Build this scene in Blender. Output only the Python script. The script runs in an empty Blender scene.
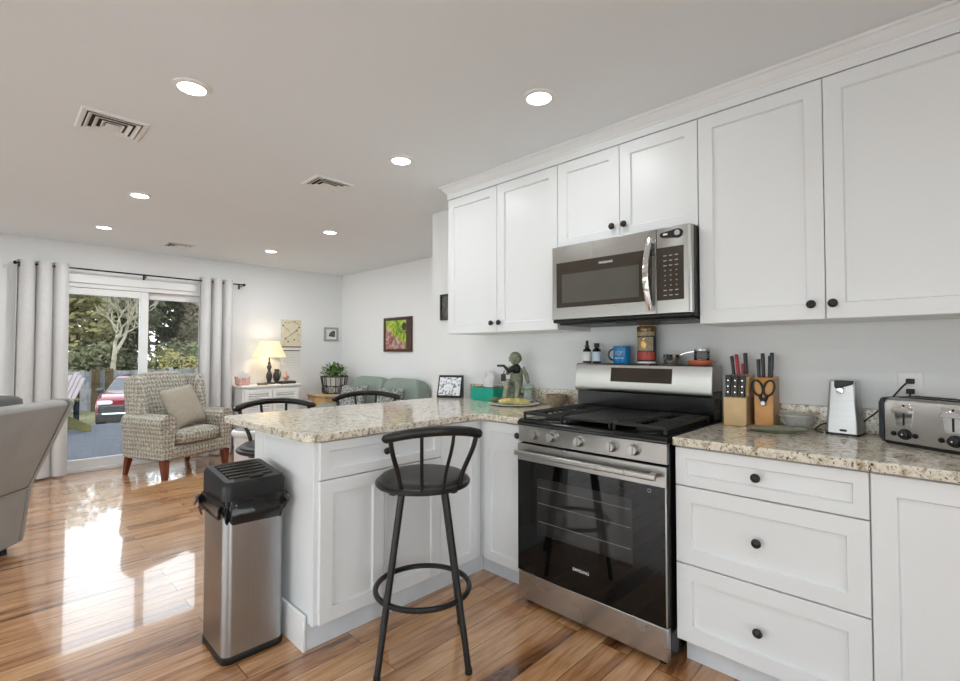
import bpy, bmesh, math, random
from mathutils import Vector, Matrix
random.seed(7)
PI = math.pi
S = bpy.context.scene
COL = S.collection

# ------------------------------------------------------------------ camera
cam_d = bpy.data.cameras.new('camera')
cam_d.sensor_width = 36.0
cam_d.lens = 481.7 / 960 * 36.0
cam_d.clip_end = 300
cam = bpy.data.objects.new('camera', cam_d)
COL.objects.link(cam)
cam.location = (0, 0, 1.25)
cam.rotation_euler = (math.radians(90 + 1.448), 0, math.radians(44.318 - 90))
S.camera = cam

# ------------------------------------------------------------------ light, sky, exposure
S.view_settings.view_transform = 'Standard'
S.view_settings.look = 'None'
S.view_settings.gamma = 1
S.view_settings.use_curve_mapping = False
S.view_settings.exposure = 0.6
SKY_STRENGTH = 2.6
LAMP_W = 1.6          # recessed downlights over the kitchen
LAMP_FAR_W = 7.0      # and in the sitting area
FILL_LAMP_W = 4.0    # unseen fill lights added behind and beside the camera
TABLE_LAMP_W = 1.2
SUN_W = 0.9
world = bpy.data.worlds.new('sky')
S.world = world
world.use_nodes = True
wn = world.node_tree
wn.nodes.clear()
w_out = wn.nodes.new('ShaderNodeOutputWorld')
w_bg = wn.nodes.new('ShaderNodeBackground')
w_tc = wn.nodes.new('ShaderNodeTexCoord')
w_sep = wn.nodes.new('ShaderNodeSeparateXYZ')
w_ramp = wn.nodes.new('ShaderNodeValToRGB')
w_ramp.color_ramp.elements[0].position = 0.0
w_ramp.color_ramp.elements[0].color = (0.95, 0.98, 1.0, 1)
w_ramp.color_ramp.elements[1].position = 0.7
w_ramp.color_ramp.elements[1].color = (0.80, 0.89, 1.0, 1)
wn.links.new(w_tc.outputs['Generated'], w_sep.inputs[0])
wn.links.new(w_sep.outputs['Z'], w_ramp.inputs[0])
wn.links.new(w_ramp.outputs[0], w_bg.inputs[0])
w_bg.inputs[1].default_value = SKY_STRENGTH
wn.links.new(w_bg.outputs[0], w_out.inputs[0])

sun_d = bpy.data.lights.new('sun', 'SUN')
sun_d.energy = SUN_W
sun_d.angle = 0.02
sun_d.color = (1.0, 0.9, 0.72)
sun = bpy.data.objects.new('sun', sun_d)
COL.objects.link(sun)
sun.location = (-10, -10, 20)
sun.rotation_euler = Vector((0.75, 0.85, -0.62)).to_track_quat('-Z', 'Y').to_euler()

# ------------------------------------------------------------------ materials
def new_mat(name):
    m = bpy.data.materials.new(name)
    m.use_nodes = True
    nt = m.node_tree
    b = nt.nodes['Principled BSDF']
    return m, nt, b

def N(nt, kind, **kw):
    n = nt.nodes.new(kind)
    for k, v in kw.items():
        if k in n.inputs.keys():
            n.inputs[k].default_value = v
        else:
            setattr(n, k, v)
    return n

def ramp(nt, stops, interp='LINEAR'):
    r = nt.nodes.new('ShaderNodeValToRGB')
    cr = r.color_ramp
    cr.interpolation = interp
    while len(cr.elements) < len(stops):
        cr.elements.new(0.5)
    for e, (p, c) in zip(cr.elements, stops):
        e.position = p
        e.color = (*c, 1) if len(c) == 3 else c
    return r

def plain(name, col, rough=0.5, metal=0.0, spec=0.5, coat=0.0, var=0.04, vscale=6.0, bump=0.0, bscale=200.0, sheen=0.0):
    m, nt, b = new_mat(name)
    tc = N(nt, 'ShaderNodeTexCoord')
    n1 = N(nt, 'ShaderNodeTexNoise', Scale=vscale, Detail=3.0)
    nt.links.new(tc.outputs['Object'], n1.inputs['Vector'])
    lo = [max(0, c * (1 - var)) for c in col]
    hi = [min(1, c * (1 + var)) for c in col]
    r = ramp(nt, [(0.3, lo), (0.7, hi)])
    nt.links.new(n1.outputs['Fac'], r.inputs[0])
    nt.links.new(r.outputs[0], b.inputs['Base Color'])
    b.inputs['Roughness'].default_value = rough
    b.inputs['Metallic'].default_value = metal
    b.inputs['Specular IOR Level'].default_value = spec
    b.inputs['Coat Weight'].default_value = coat
    b.inputs['Coat Roughness'].default_value = 0.05
    b.inputs['Sheen Weight'].default_value = sheen
    if bump > 0:
        n2 = N(nt, 'ShaderNodeTexNoise', Scale=bscale, Detail=2.0)
        nt.links.new(tc.outputs['Object'], n2.inputs['Vector'])
        bp = N(nt, 'ShaderNodeBump', Strength=bump, Distance=0.002)
        nt.links.new(n2.outputs['Fac'], bp.inputs['Height'])
        nt.links.new(bp.outputs[0], b.inputs['Normal'])
    return m

def steel(name, col, rough=0.26, stretch=(2, 2, 120), metal=1.0):
    m, nt, b = new_mat(name)
    tc = N(nt, 'ShaderNodeTexCoord')
    mp = N(nt, 'ShaderNodeMapping')
    mp.inputs['Scale'].default_value = stretch
    n1 = N(nt, 'ShaderNodeTexNoise', Scale=4.0, Detail=4.0)
    nt.links.new(tc.outputs['Object'], mp.inputs[0])
    nt.links.new(mp.outputs[0], n1.inputs['Vector'])
    n2 = N(nt, 'ShaderNodeTexNoise', Scale=3.0, Detail=2.0)
    nt.links.new(tc.outputs['Object'], n2.inputs['Vector'])
    r = ramp(nt, [(0.3, [c * 0.92 for c in col]), (0.7, col)])
    nt.links.new(n1.outputs['Fac'], r.inputs[0])
    nt.links.new(r.outputs[0], b.inputs['Base Color'])
    mr = N(nt, 'ShaderNodeMapRange')
    mr.inputs['To Min'].default_value = rough * 0.8
    mr.inputs['To Max'].default_value = rough * 1.25
    nt.links.new(n2.outputs['Fac'], mr.inputs[0])
    nt.links.new(mr.outputs[0], b.inputs['Roughness'])
    b.inputs['Metallic'].default_value = metal
    bp = N(nt, 'ShaderNodeBump', Strength=0.012, Distance=0.001)
    nt.links.new(n1.outputs['Fac'], bp.inputs['Height'])
    nt.links.new(bp.outputs[0], b.inputs['Normal'])
    return m

M = {}
M['wall'] = plain('wall_paint', (0.815, 0.825, 0.83), 0.65, var=0.01, vscale=1.5, bump=0.05, bscale=250, spec=0.3)
M['ceiling'] = plain('ceiling_paint', (0.81, 0.845, 0.87), 0.8, var=0.012, vscale=1.2, spec=0.2)
M['trim'] = plain('trim_paint', (0.86, 0.86, 0.855), 0.35, var=0.01)
M['cab'] = plain('cabinet_white_lacquer', (0.80, 0.815, 0.825), 0.35, var=0.008, vscale=2)
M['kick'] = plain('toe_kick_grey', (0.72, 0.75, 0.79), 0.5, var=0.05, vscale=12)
M['steel'] = steel('brushed_stainless', (0.45, 0.44, 0.42), 0.28, (2, 2, 90))
M['steel_h'] = steel('brushed_stainless_across', (0.50, 0.495, 0.485), 0.27, (90, 2, 90))
M['steel_can'] = steel('smudged_stainless', (0.45, 0.465, 0.475), 0.33, (40, 40, 1.5))
M['chrome'] = plain('polished_chrome', (0.82, 0.81, 0.80), 0.08, metal=1.0, var=0.02)
M['black_metal'] = plain('black_satin_metal', (0.009, 0.0085, 0.008), 0.34, var=0.15, spec=0.4)
M['bronze'] = plain('dark_bronze_knob', (0.035, 0.030, 0.027), 0.38, metal=0.5, var=0.2)
M['iron'] = plain('cast_iron', (0.012, 0.012, 0.0115), 0.5, var=0.2, spec=0.4, bump=0.2, bscale=500)
M['black_plastic'] = plain('black_plastic', (0.010, 0.010, 0.0105), 0.40, var=0.1, spec=0.4)
M['black_glossy'] = plain('black_enamel', (0.006, 0.006, 0.006), 0.16, var=0.1, spec=0.35)
M['black_glass'] = plain('black_oven_glass', (0.004, 0.004, 0.004), 0.03, var=0.1, spec=0.38)
M['mw_glass'] = plain('brown_black_glass', (0.045, 0.036, 0.026), 0.06, var=0.05, spec=0.7)
M['rack'] = plain('oven_rack_wire', (0.16, 0.16, 0.155), 0.4, var=0.05)
M['oven_window'] = plain('oven_window_glass', (0.022, 0.021, 0.020), 0.05, var=0.1, spec=0.45)
M['mw_window'] = plain('microwave_window_mesh', (0.10, 0.095, 0.085), 0.05, var=0.04, spec=0.9)
M['vinyl'] = plain('black_vinyl', (0.018, 0.017, 0.0165), 0.40, var=0.1, spec=0.4, bump=0.1, bscale=350)
M['bag'] = plain('black_bin_bag', (0.012, 0.012, 0.013), 0.16, var=0.2, bump=0.8, bscale=45)
M['black_gloss_plastic'] = plain('black_gloss_plastic', (0.03, 0.03, 0.03), 0.14, var=0.1, spec=0.7)
M['white_plastic'] = plain('white_plastic', (0.82, 0.82, 0.81), 0.3, var=0.01)
M['white_print'] = plain('white_print', (0.85, 0.85, 0.85), 0.5, var=0.0)
M['grey_print'] = plain('grey_print', (0.45, 0.45, 0.44), 0.5, var=0.0)
M['curtain'] = plain('linen_curtain', (0.66, 0.655, 0.65), 0.85, var=0.03, vscale=40, bump=0.2, bscale=600, sheen=0.2)
M['deck'] = plain('weathered_deck', (0.080, 0.084, 0.096), 0.9, var=0.15, vscale=5, spec=0.05)
M['mahogany'] = plain('mahogany_leg', (0.16, 0.035, 0.018), 0.25, var=0.2, vscale=14, coat=0.4)
M['pillow'] = plain('taupe_cushion_cloth', (0.36, 0.32, 0.26), 0.85, var=0.07, vscale=30, bump=0.2, bscale=400)
M['recliner'] = plain('grey_microfibre', (0.34, 0.335, 0.32), 0.75, var=0.06, vscale=5, bump=0.1, bscale=300, sheen=0.15)
M['recliner_dark'] = plain('dark_grey_microfibre', (0.12, 0.12, 0.115), 0.8, var=0.06, vscale=5)
M['recliner_pipe'] = plain('pale_grey_piping', (0.42, 0.41, 0.38), 0.7, var=0.04)
M['sage'] = plain('sage_upholstery', (0.235, 0.285, 0.25), 0.8, var=0.05, vscale=14, bump=0.1, bscale=300)
M['tan_wood'] = plain('light_tan_wood', (0.62, 0.42, 0.22), 0.35, var=0.12, vscale=7)
M['teal'] = plain('emerald_card', (0.0, 0.36, 0.25), 0.45, var=0.03)
M['brown_card'] = plain('brown_card', (0.10, 0.055, 0.03), 0.6, var=0.1)
M['tissue'] = plain('white_tissue', (0.86, 0.86, 0.88), 0.9, var=0.02)
M['patina'] = plain('patina_stone', (0.24, 0.26, 0.19), 0.7, var=0.45, vscale=28, bump=0.4, bscale=120)
M['patina_pale'] = plain('pale_patina_stone', (0.40, 0.47, 0.42), 0.7, var=0.25, vscale=30)
M['plate'] = plain('white_china', (0.84, 0.83, 0.80), 0.15, var=0.01)
M['banana'] = plain('ripe_banana_skin', (0.52, 0.45, 0.16), 0.45, var=0.45, vscale=30)
M['banana_dark'] = plain('blackened_banana_skin', (0.14, 0.12, 0.045), 0.5, var=0.6, vscale=35)
M['bowl_brown'] = plain('speckled_stoneware', (0.27, 0.20, 0.13), 0.35, var=0.3, vscale=60)
M['bottle'] = plain('near_black_bottle_glass', (0.010, 0.008, 0.008), 0.08, var=0.1)
M['label_w'] = plain('white_paper_label', (0.80, 0.80, 0.78), 0.6, var=0.02)
M['label_b'] = plain('pale_blue_paper_label', (0.60, 0.70, 0.80), 0.6, var=0.02)
M['mug_blue'] = plain('bright_blue_glaze', (0.02, 0.22, 0.52), 0.15, var=0.03)
M['mug_dark'] = plain('navy_glaze', (0.015, 0.03, 0.06), 0.2, var=0.05)
M['tin_gold'] = plain('gold_tin', (0.50, 0.30, 0.12), 0.25, metal=0.7, var=0.1)
M['tin_black'] = plain('black_printed_tin', (0.02, 0.018, 0.016), 0.3, var=0.1)
M['tin_cream'] = plain('cream_printed_tin', (0.40, 0.31, 0.17), 0.4, var=0.35, vscale=60)
M['tin_red'] = plain('red_printed_tin', (0.45, 0.05, 0.03), 0.4, var=0.1)
M['orange'] = plain('burnt_orange_plastic', (0.50, 0.12, 0.05), 0.4, var=0.05)
M['maple'] = plain('maple_block', (0.72, 0.50, 0.25), 0.4, var=0.12, vscale=9)
M['maple_side'] = plain('brown_stained_block', (0.42, 0.27, 0.15), 0.45, var=0.15, vscale=9)
M['bamboo'] = plain('orange_bamboo_block', (0.68, 0.32, 0.085), 0.38, var=0.12, vscale=9)
M['knife_black'] = plain('black_knife_handle', (0.010, 0.011, 0.014), 0.35, var=0.1)
M['knife_red'] = plain('red_knife_handle', (0.42, 0.015, 0.03), 0.35, var=0.05)
M['glass_dish'] = plain('grey_green_glass_dish', (0.22, 0.23, 0.16), 0.08, var=0.25, vscale=18, spec=0.8)
M['cord'] = plain('black_cord', (0.015, 0.015, 0.015), 0.5, var=0.05)
M['silver_paint'] = steel('silver_appliance', (0.52, 0.52, 0.525), 0.36, (3, 3, 30), metal=0.85)
M['toaster_end'] = plain('dark_slate_plastic', (0.035, 0.045, 0.055), 0.2, var=0.2)
M['frame_dark'] = plain('dark_walnut_frame', (0.055, 0.022, 0.012), 0.35, var=0.25, vscale=20)
M['frame_black'] = plain('black_frame', (0.02, 0.02, 0.022), 0.35, var=0.05)
M['dark_photo'] = plain('dark_textured_print', (0.09, 0.09, 0.085), 0.5, var=0.7, vscale=40)
M['pink'] = plain('dusty_pink_ceramic', (0.62, 0.36, 0.31), 0.35, var=0.3, vscale=45)
M['paper'] = plain('white_paper', (0.82, 0.82, 0.80), 0.7, var=0.01)
M['pewter'] = plain('dark_pewter', (0.06, 0.06, 0.055), 0.35, metal=0.4, var=0.3, vscale=25)
M['wire'] = plain('dark_wicker', (0.045, 0.032, 0.026), 0.6, var=0.3)
M['leaf'] = plain('plant_leaf', (0.10, 0.19, 0.035), 0.45, var=0.5, vscale=30)
M['soil_pot'] = plain('pale_pot', (0.70, 0.69, 0.67), 0.4, var=0.05)
M['grille_dark'] = plain('vent_dark', (0.03, 0.028, 0.026), 0.8, var=0.05)
M['fence'] = plain('grey_fence_board', (0.165, 0.17, 0.18), 0.85, var=0.4, vscale=3, spec=0.05)
M['fence_brown'] = plain('brown_fence_post', (0.06, 0.044, 0.026), 0.85, var=0.3, vscale=5, spec=0.05)
M['grass'] = plain('lawn_grass', (0.15, 0.145, 0.085), 0.9, var=0.4, vscale=0.6, spec=0.05)
M['bark'] = plain('grey_bark', (0.07, 0.06, 0.045), 0.9, var=0.3, vscale=6, spec=0.05)
M['bark_pale'] = plain('pale_bark', (0.24, 0.22, 0.165), 0.9, var=0.2, vscale=5)
M['leaf_dark'] = plain('dark_evergreen_leaf', (0.085, 0.092, 0.05), 0.7, var=0.5, vscale=0.9, spec=0.05)
M['leaf_olive'] = plain('olive_leaf', (0.20, 0.19, 0.085), 0.7, var=0.4, vscale=0.8, spec=0.05)
M['leaf_grey'] = plain('grey_twig', (0.24, 0.215, 0.16), 0.8, var=0.3, vscale=0.8, spec=0.05)
M['leaf_yellow'] = plain('yellow_green_leaf', (0.26, 0.22, 0.085), 0.7, var=0.4, vscale=2, spec=0.05)
M['car_red'] = plain('dark_red_car_paint', (0.16, 0.012, 0.022), 0.15, var=0.05, coat=0.8)
M['car_black'] = plain('black_car_trim', (0.02, 0.021, 0.024), 0.3, var=0.1)
M['car_grey'] = plain('grey_car_grille', (0.05, 0.053, 0.06), 0.4, metal=0.2, var=0.1)
M['car_glass'] = plain('dark_windscreen', (0.02, 0.025, 0.03), 0.04, var=0.05)
M['headlight'] = plain('clear_headlight', (0.7, 0.74, 0.8), 0.1, var=0.05)
M['slat_pink'] = plain('pale_mauve_slat', (0.26, 0.225, 0.23), 0.7, var=0.08, spec=0.05)
M['olive_paint'] = plain('olive_painted_wood', (0.11, 0.10, 0.045), 0.7, var=0.2, spec=0.05)
M['post_dark'] = plain('dark_slate_post', (0.012, 0.016, 0.020), 0.8, var=0.1, spec=0.05)

def glass_mat(name, tint=(1, 1, 1), rough=0.0, gleam=0.0):
    m = bpy.data.materials.new(name)
    m.use_nodes = True
    nt = m.node_tree
    nt.nodes.clear()
    o = N(nt, 'ShaderNodeOutputMaterial')
    t = N(nt, 'ShaderNodeBsdfTransparent')
    t.inputs[0].default_value = (*tint, 1)
    g = N(nt, 'ShaderNodeBsdfGlossy')
    g.inputs['Roughness'].default_value = rough
    fr = N(nt, 'ShaderNodeFresnel', IOR=1.45)
    mx = N(nt, 'ShaderNodeMixShader')
    nt.links.new(fr.outputs[0], mx.inputs[0])
    nt.links.new(t.outputs[0], mx.inputs[1])
    nt.links.new(g.outputs[0], mx.inputs[2])
    if gleam > 0:
        df = N(nt, 'ShaderNodeBsdfDiffuse')  # white mixed into clear glass in place of bright reflections
        df.inputs[0].default_value = (0.9, 0.9, 0.88, 1)
        m2 = N(nt, 'ShaderNodeMixShader')
        m2.inputs[0].default_value = gleam
        nt.links.new(mx.outputs[0], m2.inputs[1])
        nt.links.new(df.outputs[0], m2.inputs[2])
        nt.links.new(m2.outputs[0], o.inputs[0])
        return m
    nt.links.new(mx.outputs[0], o.inputs[0])
    return m
M['glass'] = glass_mat('window_glass', (0.97, 0.985, 0.98))
M['bowl_glass'] = glass_mat('pressed_glass', (0.95, 0.95, 0.94), rough=0.04, gleam=0.30)
M['jar_glass'] = glass_mat('jar_glass', (0.80, 0.80, 0.80), rough=0.05)

def emit(name, col, strength, base=(0.8, 0.8, 0.8)):
    m, nt, b = new_mat(name)
    tc = N(nt, 'ShaderNodeTexCoord')
    n1 = N(nt, 'ShaderNodeTexNoise', Scale=5.0)
    nt.links.new(tc.outputs['Object'], n1.inputs['Vector'])
    r = ramp(nt, [(0.3, col), (0.7, [min(1, c * 1.02) for c in col])])
    nt.links.new(n1.outputs['Fac'], r.inputs[0])
    nt.links.new(r.outputs[0], b.inputs['Emission Color'])
    b.inputs['Base Color'].default_value = (*base, 1)
    b.inputs['Emission Strength'].default_value = strength
    return m
M['led'] = emit('led_diffuser', (1.0, 0.97, 0.92), 14.0)
M['shade'] = emit('lamp_shade_cloth', (1.0, 0.76, 0.42), 0.36, (0.80, 0.66, 0.42))
M['bulb'] = emit('lamp_bulb', (1.0, 0.85, 0.6), 6.0)

def granite():
    m, nt, b = new_mat('speckled_granite')
    tc = N(nt, 'ShaderNodeTexCoord')
    n1 = N(nt, 'ShaderNodeTexNoise', Scale=38.0, Detail=5.0, Roughness=0.65)
    n1.inputs['Distortion'].default_value = 0.6
    n2 = N(nt, 'ShaderNodeTexNoise', Scale=95.0, Detail=3.0, Roughness=0.6)
    n3 = N(nt, 'ShaderNodeTexNoise', Scale=9.0, Detail=4.0)
    v = N(nt, 'ShaderNodeTexVoronoi', Scale=75.0)
    for n in (n1, n2, n3, v):
        nt.links.new(tc.outputs['Object'], n.inputs['Vector'])
    base = ramp(nt, [(0.30, (0.20, 0.15, 0.095)), (0.40, (0.46, 0.385, 0.27)), (0.48, (0.70, 0.64, 0.52)), (0.66, (0.80, 0.765, 0.68))])
    nt.links.new(n1.outputs['Fac'], base.inputs[0])
    spk = ramp(nt, [(0.36, (1, 1, 1)), (0.41, (0, 0, 0))])
    nt.links.new(n2.outputs['Fac'], spk.inputs[0])
    mx = N(nt, 'ShaderNodeMixRGB')
    nt.links.new(spk.outputs[0], mx.inputs[0])
    nt.links.new(base.outputs[0], mx.inputs[1])
    mx.inputs[2].default_value = (0.09, 0.055, 0.035, 1)
    spk2 = ramp(nt, [(0.0, (1, 1, 1)), (0.10, (1, 1, 1)), (0.16, (0, 0, 0))])
    nt.links.new(v.outputs['Distance'], spk2.inputs[0])
    gate = ramp(nt, [(0.44, (0, 0, 0)), (0.50, (1, 1, 1))])
    nt.links.new(n3.outputs['Fac'], gate.inputs[0])
    mul = N(nt, 'ShaderNodeMixRGB', blend_type='MULTIPLY')
    mul.inputs[0].default_value = 1
    nt.links.new(spk2.outputs[0], mul.inputs[1])
    nt.links.new(gate.outputs[0], mul.inputs[2])
    mx2 = N(nt, 'ShaderNodeMixRGB')
    nt.links.new(mul.outputs[0], mx2.inputs[0])
    nt.links.new(mx.outputs[0], mx2.inputs[1])
    mx2.inputs[2].default_value = (0.03, 0.022, 0.02, 1)
    nt.links.new(mx2.outputs[0], b.inputs['Base Color'])
    b.inputs['Roughness'].default_value = 0.10
    b.inputs['Specular IOR Level'].default_value = 0.6
    return m
M['granite'] = granite()

def wood_floor():
    m, nt, b = new_mat('acacia_plank_floor')
    tc = N(nt, 'ShaderNodeTexCoord')
    br = N(nt, 'ShaderNodeTexBrick', Scale=1.0)
    br.offset = 0.37
    br.inputs['Color1'].default_value = (0, 0, 0, 1)
    br.inputs['Color2'].default_value = (1, 1, 1, 1)
    br.inputs['Mortar'].default_value = (0.5, 0.5, 0.5, 1)
    br.inputs['Mortar Size'].default_value = 0.0016
    br.inputs['Mortar Smooth'].default_value = 0.1
    br.inputs['Bias'].default_value = 0.0
    br.inputs['Brick Width'].default_value = 1.15
    br.inputs['Row Height'].default_value = 0.122
    nt.links.new(tc.outputs['Object'], br.inputs['Vector'])
    # grain coordinates, shifted for each plank
    sc = N(nt, 'ShaderNodeVectorMath', operation='MULTIPLY')
    sc.inputs[1].default_value = (1.3, 13.0, 1.0)
    nt.links.new(tc.outputs['Object'], sc.inputs[0])
    off = N(nt, 'ShaderNodeVectorMath', operation='MULTIPLY_ADD')
    off.inputs[1].default_value = (17.0, 9.0, 31.0)
    nt.links.new(br.outputs['Color'], off.inputs[0])
    nt.links.new(sc.outputs[0], off.inputs[2])
    g1 = N(nt, 'ShaderNodeTexNoise', Scale=1.0, Detail=5.0, Roughness=0.6)
    g1.inputs['Distortion'].default_value = 1.1
    nt.links.new(off.outputs[0], g1.inputs['Vector'])
    g2 = N(nt, 'ShaderNodeTexNoise', Scale=5.0, Detail=4.0, Roughness=0.6)
    nt.links.new(off.outputs[0], g2.inputs['Vector'])
    r1 = ramp(nt, [(0.25, (0.12, 0.045, 0.019)), (0.36, (0.32, 0.138, 0.058)), (0.48, (0.52, 0.255, 0.110)), (0.64, (0.66, 0.375, 0.185)), (0.82, (0.72, 0.46, 0.26))])
    # mix grain and plank tone
    ad = N(nt, 'ShaderNodeMath', operation='MULTIPLY_ADD')
    ad.inputs[1].default_value = 0.24
    nt.links.new(br.outputs['Color'], ad.inputs[0])
    sub = N(nt, 'ShaderNodeMath', operation='MULTIPLY_ADD')
    sub.inputs[1].default_value = 1.0
    sub.inputs[2].default_value = -0.10
    nt.links.new(g1.outputs['Fac'], sub.inputs[0])
    nt.links.new(sub.outputs[0], ad.inputs[2])
    nt.links.new(ad.outputs[0], r1.inputs[0])
    r2 = ramp(nt, [(0.35, (0.72, 0.68, 0.64)), (0.55, (1, 1, 1))])
    nt.links.new(g2.outputs['Fac'], r2.inputs[0])
    mu = N(nt, 'ShaderNodeMixRGB', blend_type='MULTIPLY')
    mu.inputs[0].default_value = 0.8
    nt.links.new(r1.outputs[0], mu.inputs[1])
    nt.links.new(r2.outputs[0], mu.inputs[2])
    seam = N(nt, 'ShaderNodeMixRGB')
    seam.inputs[2].default_value = (0.12, 0.05, 0.025, 1)
    nt.links.new(br.outputs['Fac'], seam.inputs[0])
    nt.links.new(mu.outputs[0], seam.inputs[1])
    nt.links.new(seam.outputs[0], b.inputs['Base Color'])
    b.inputs['Roughness'].default_value = 0.22
    b.inputs['Specular IOR Level'].default_value = 0.5
    b.inputs['Coat Weight'].default_value = 0.9
    b.inputs['Coat Roughness'].default_value = 0.035
    b.inputs['Coat IOR'].default_value = 1.6
    inv = N(nt, 'ShaderNodeMath', operation='SUBTRACT')
    inv.inputs[0].default_value = 1.0
    nt.links.new(br.outputs['Fac'], inv.inputs[1])
    bp = N(nt, 'ShaderNodeBump', Strength=0.25, Distance=0.002)
    nt.links.new(inv.outputs[0], bp.inputs['Height'])
    nt.links.new(bp.outputs[0], b.inputs['Normal'])
    nt.links.new(bp.outputs[0], b.inputs['Coat Normal'])
    return m
M['floor'] = wood_floor()

def trellis_fabric():
    m, nt, b = new_mat('trellis_upholstery')
    tc = N(nt, 'ShaderNodeTexCoord')
    n0 = N(nt, 'ShaderNodeTexNoise', Scale=9.0, Detail=2.0)
    nt.links.new(tc.outputs['Object'], n0.inputs['Vector'])
    def wave(vec):
        dp = N(nt, 'ShaderNodeVectorMath', operation='DOT_PRODUCT')
        dp.inputs[1].default_value = vec
        nt.links.new(tc.outputs['Object'], dp.inputs[0])
        ad_ = N(nt, 'ShaderNodeMath', operation='MULTIPLY_ADD')
        ad_.inputs[1].default_value = 3.0
        nt.links.new(n0.outputs['Fac'], ad_.inputs[0])
        nt.links.new(dp.outputs['Value'], ad_.inputs[2])
        s_ = N(nt, 'ShaderNodeMath', operation='SINE')
        nt.links.new(ad_.outputs[0], s_.inputs[0])
        return s_
    w1 = wave((92.0, 80.0, 74.0))
    w2 = wave((92.0, 80.0, -74.0))
    w = N(nt, 'ShaderNodeMath', operation='MULTIPLY')
    nt.links.new(w1.outputs[0], w.inputs[0])
    nt.links.new(w2.outputs[0], w.inputs[1])
    n2 = N(nt, 'ShaderNodeTexNoise', Scale=110.0, Detail=2.0)
    nt.links.new(tc.outputs['Object'], n2.inputs['Vector'])
    ad = N(nt, 'ShaderNodeMath', operation='MULTIPLY_ADD')
    ad.inputs[1].default_value = 0.075
    ad.inputs[2].default_value = 0.125
    nt.links.new(w.outputs[0], ad.inputs[0])
    ad2 = N(nt, 'ShaderNodeMath', operation='MULTIPLY_ADD')
    ad2.inputs[1].default_value = 0.75
    nt.links.new(n2.outputs['Fac'], ad2.inputs[0])
    nt.links.new(ad.outputs[0], ad2.inputs[2])
    r = ramp(nt, [(0.38, (0.15, 0.125, 0.085)), (0.50, (0.36, 0.33, 0.26)), (0.61, (0.62, 0.62, 0.58))])
    nt.links.new(ad2.outputs[0], r.inputs[0])
    nt.links.new(r.outputs[0], b.inputs['Base Color'])
    b.inputs['Roughness'].default_value = 0.85
    return m
M['trellis'] = trellis_fabric()

def speckle_fabric(name, a, c, scale):
    m, nt, b = new_mat(name)
    tc = N(nt, 'ShaderNodeTexCoord')
    n = N(nt, 'ShaderNodeTexNoise', Scale=scale, Detail=3.0)
    nt.links.new(tc.outputs['Object'], n.inputs['Vector'])
    r = ramp(nt, [(0.42 - (0.05 if 'screen' in name else 0), a), (0.58 - (0.07 if 'screen' in name else 0), c)])
    nt.links.new(n.outputs['Fac'], r.inputs[0])
    nt.links.new(r.outputs[0], b.inputs['Base Color'])
    b.inputs['Roughness'].default_value = 0.85
    return m
M['cushion'] = speckle_fabric('grey_patterned_cushion', (0.10, 0.11, 0.10), (0.34, 0.36, 0.34), 45)
M['screen_art'] = speckle_fabric('screen_photo_mosaic', (0.20, 0.22, 0.30), (0.88, 0.90, 0.93), 55)

def painting():
    m, nt, b = new_mat('leaf_painting_canvas')
    tc = N(nt, 'ShaderNodeTexCoord')
    sep = N(nt, 'ShaderNodeSeparateXYZ')
    nt.links.new(tc.outputs['Object'], sep.inputs[0])
    n = N(nt, 'ShaderNodeTexNoise', Scale=9.0, Detail=4.0)
    n.inputs['Distortion'].default_value = 1.5
    nt.links.new(tc.outputs['Object'], n.inputs['Vector'])
    g = ramp(nt, [(0.30, (0.04, 0.10, 0.01)), (0.45, (0.20, 0.36, 0.02)), (0.60, (0.46, 0.56, 0.06)), (0.75, (0.60, 0.58, 0.25))])
    nt.links.new(n.outputs['Fac'], g.inputs[0])
    p = ramp(nt, [(0.35, (0.20, 0.05, 0.05)), (0.50, (0.46, 0.22, 0.20)), (0.65, (0.58, 0.48, 0.40))])
    nt.links.new(n.outputs['Fac'], p.inputs[0])
    # a stem runs down to the lower right: above it green, below it pink
    a1 = N(nt, 'ShaderNodeMath', operation='MULTIPLY_ADD')
    a1.inputs[1].default_value = -0.55
    nt.links.new(sep.outputs['Y'], a1.inputs[0])
    nt.links.new(sep.outputs['Z'], a1.inputs[2])
    edge = ramp(nt, [(0.455, (0, 0, 0)), (0.465, (1, 1, 1))])
    ms = N(nt, 'ShaderNodeMath', operation='MULTIPLY_ADD')
    ms.inputs[1].default_value = 1.0
    ms.inputs[2].default_value = 0.50
    nt.links.new(a1.outputs[0], ms.inputs[0])
    nt.links.new(ms.outputs[0], edge.inputs[0])
    mx = N(nt, 'ShaderNodeMixRGB')
    nt.links.new(edge.outputs[0], mx.inputs[0])
    nt.links.new(p.outputs[0], mx.inputs[1])
    nt.links.new(g.outputs[0], mx.inputs[2])
    nt.links.new(mx.outputs[0], b.inputs['Base Color'])
    b.inputs['Roughness'].default_value = 0.45
    return m
M['painting'] = painting()

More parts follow.
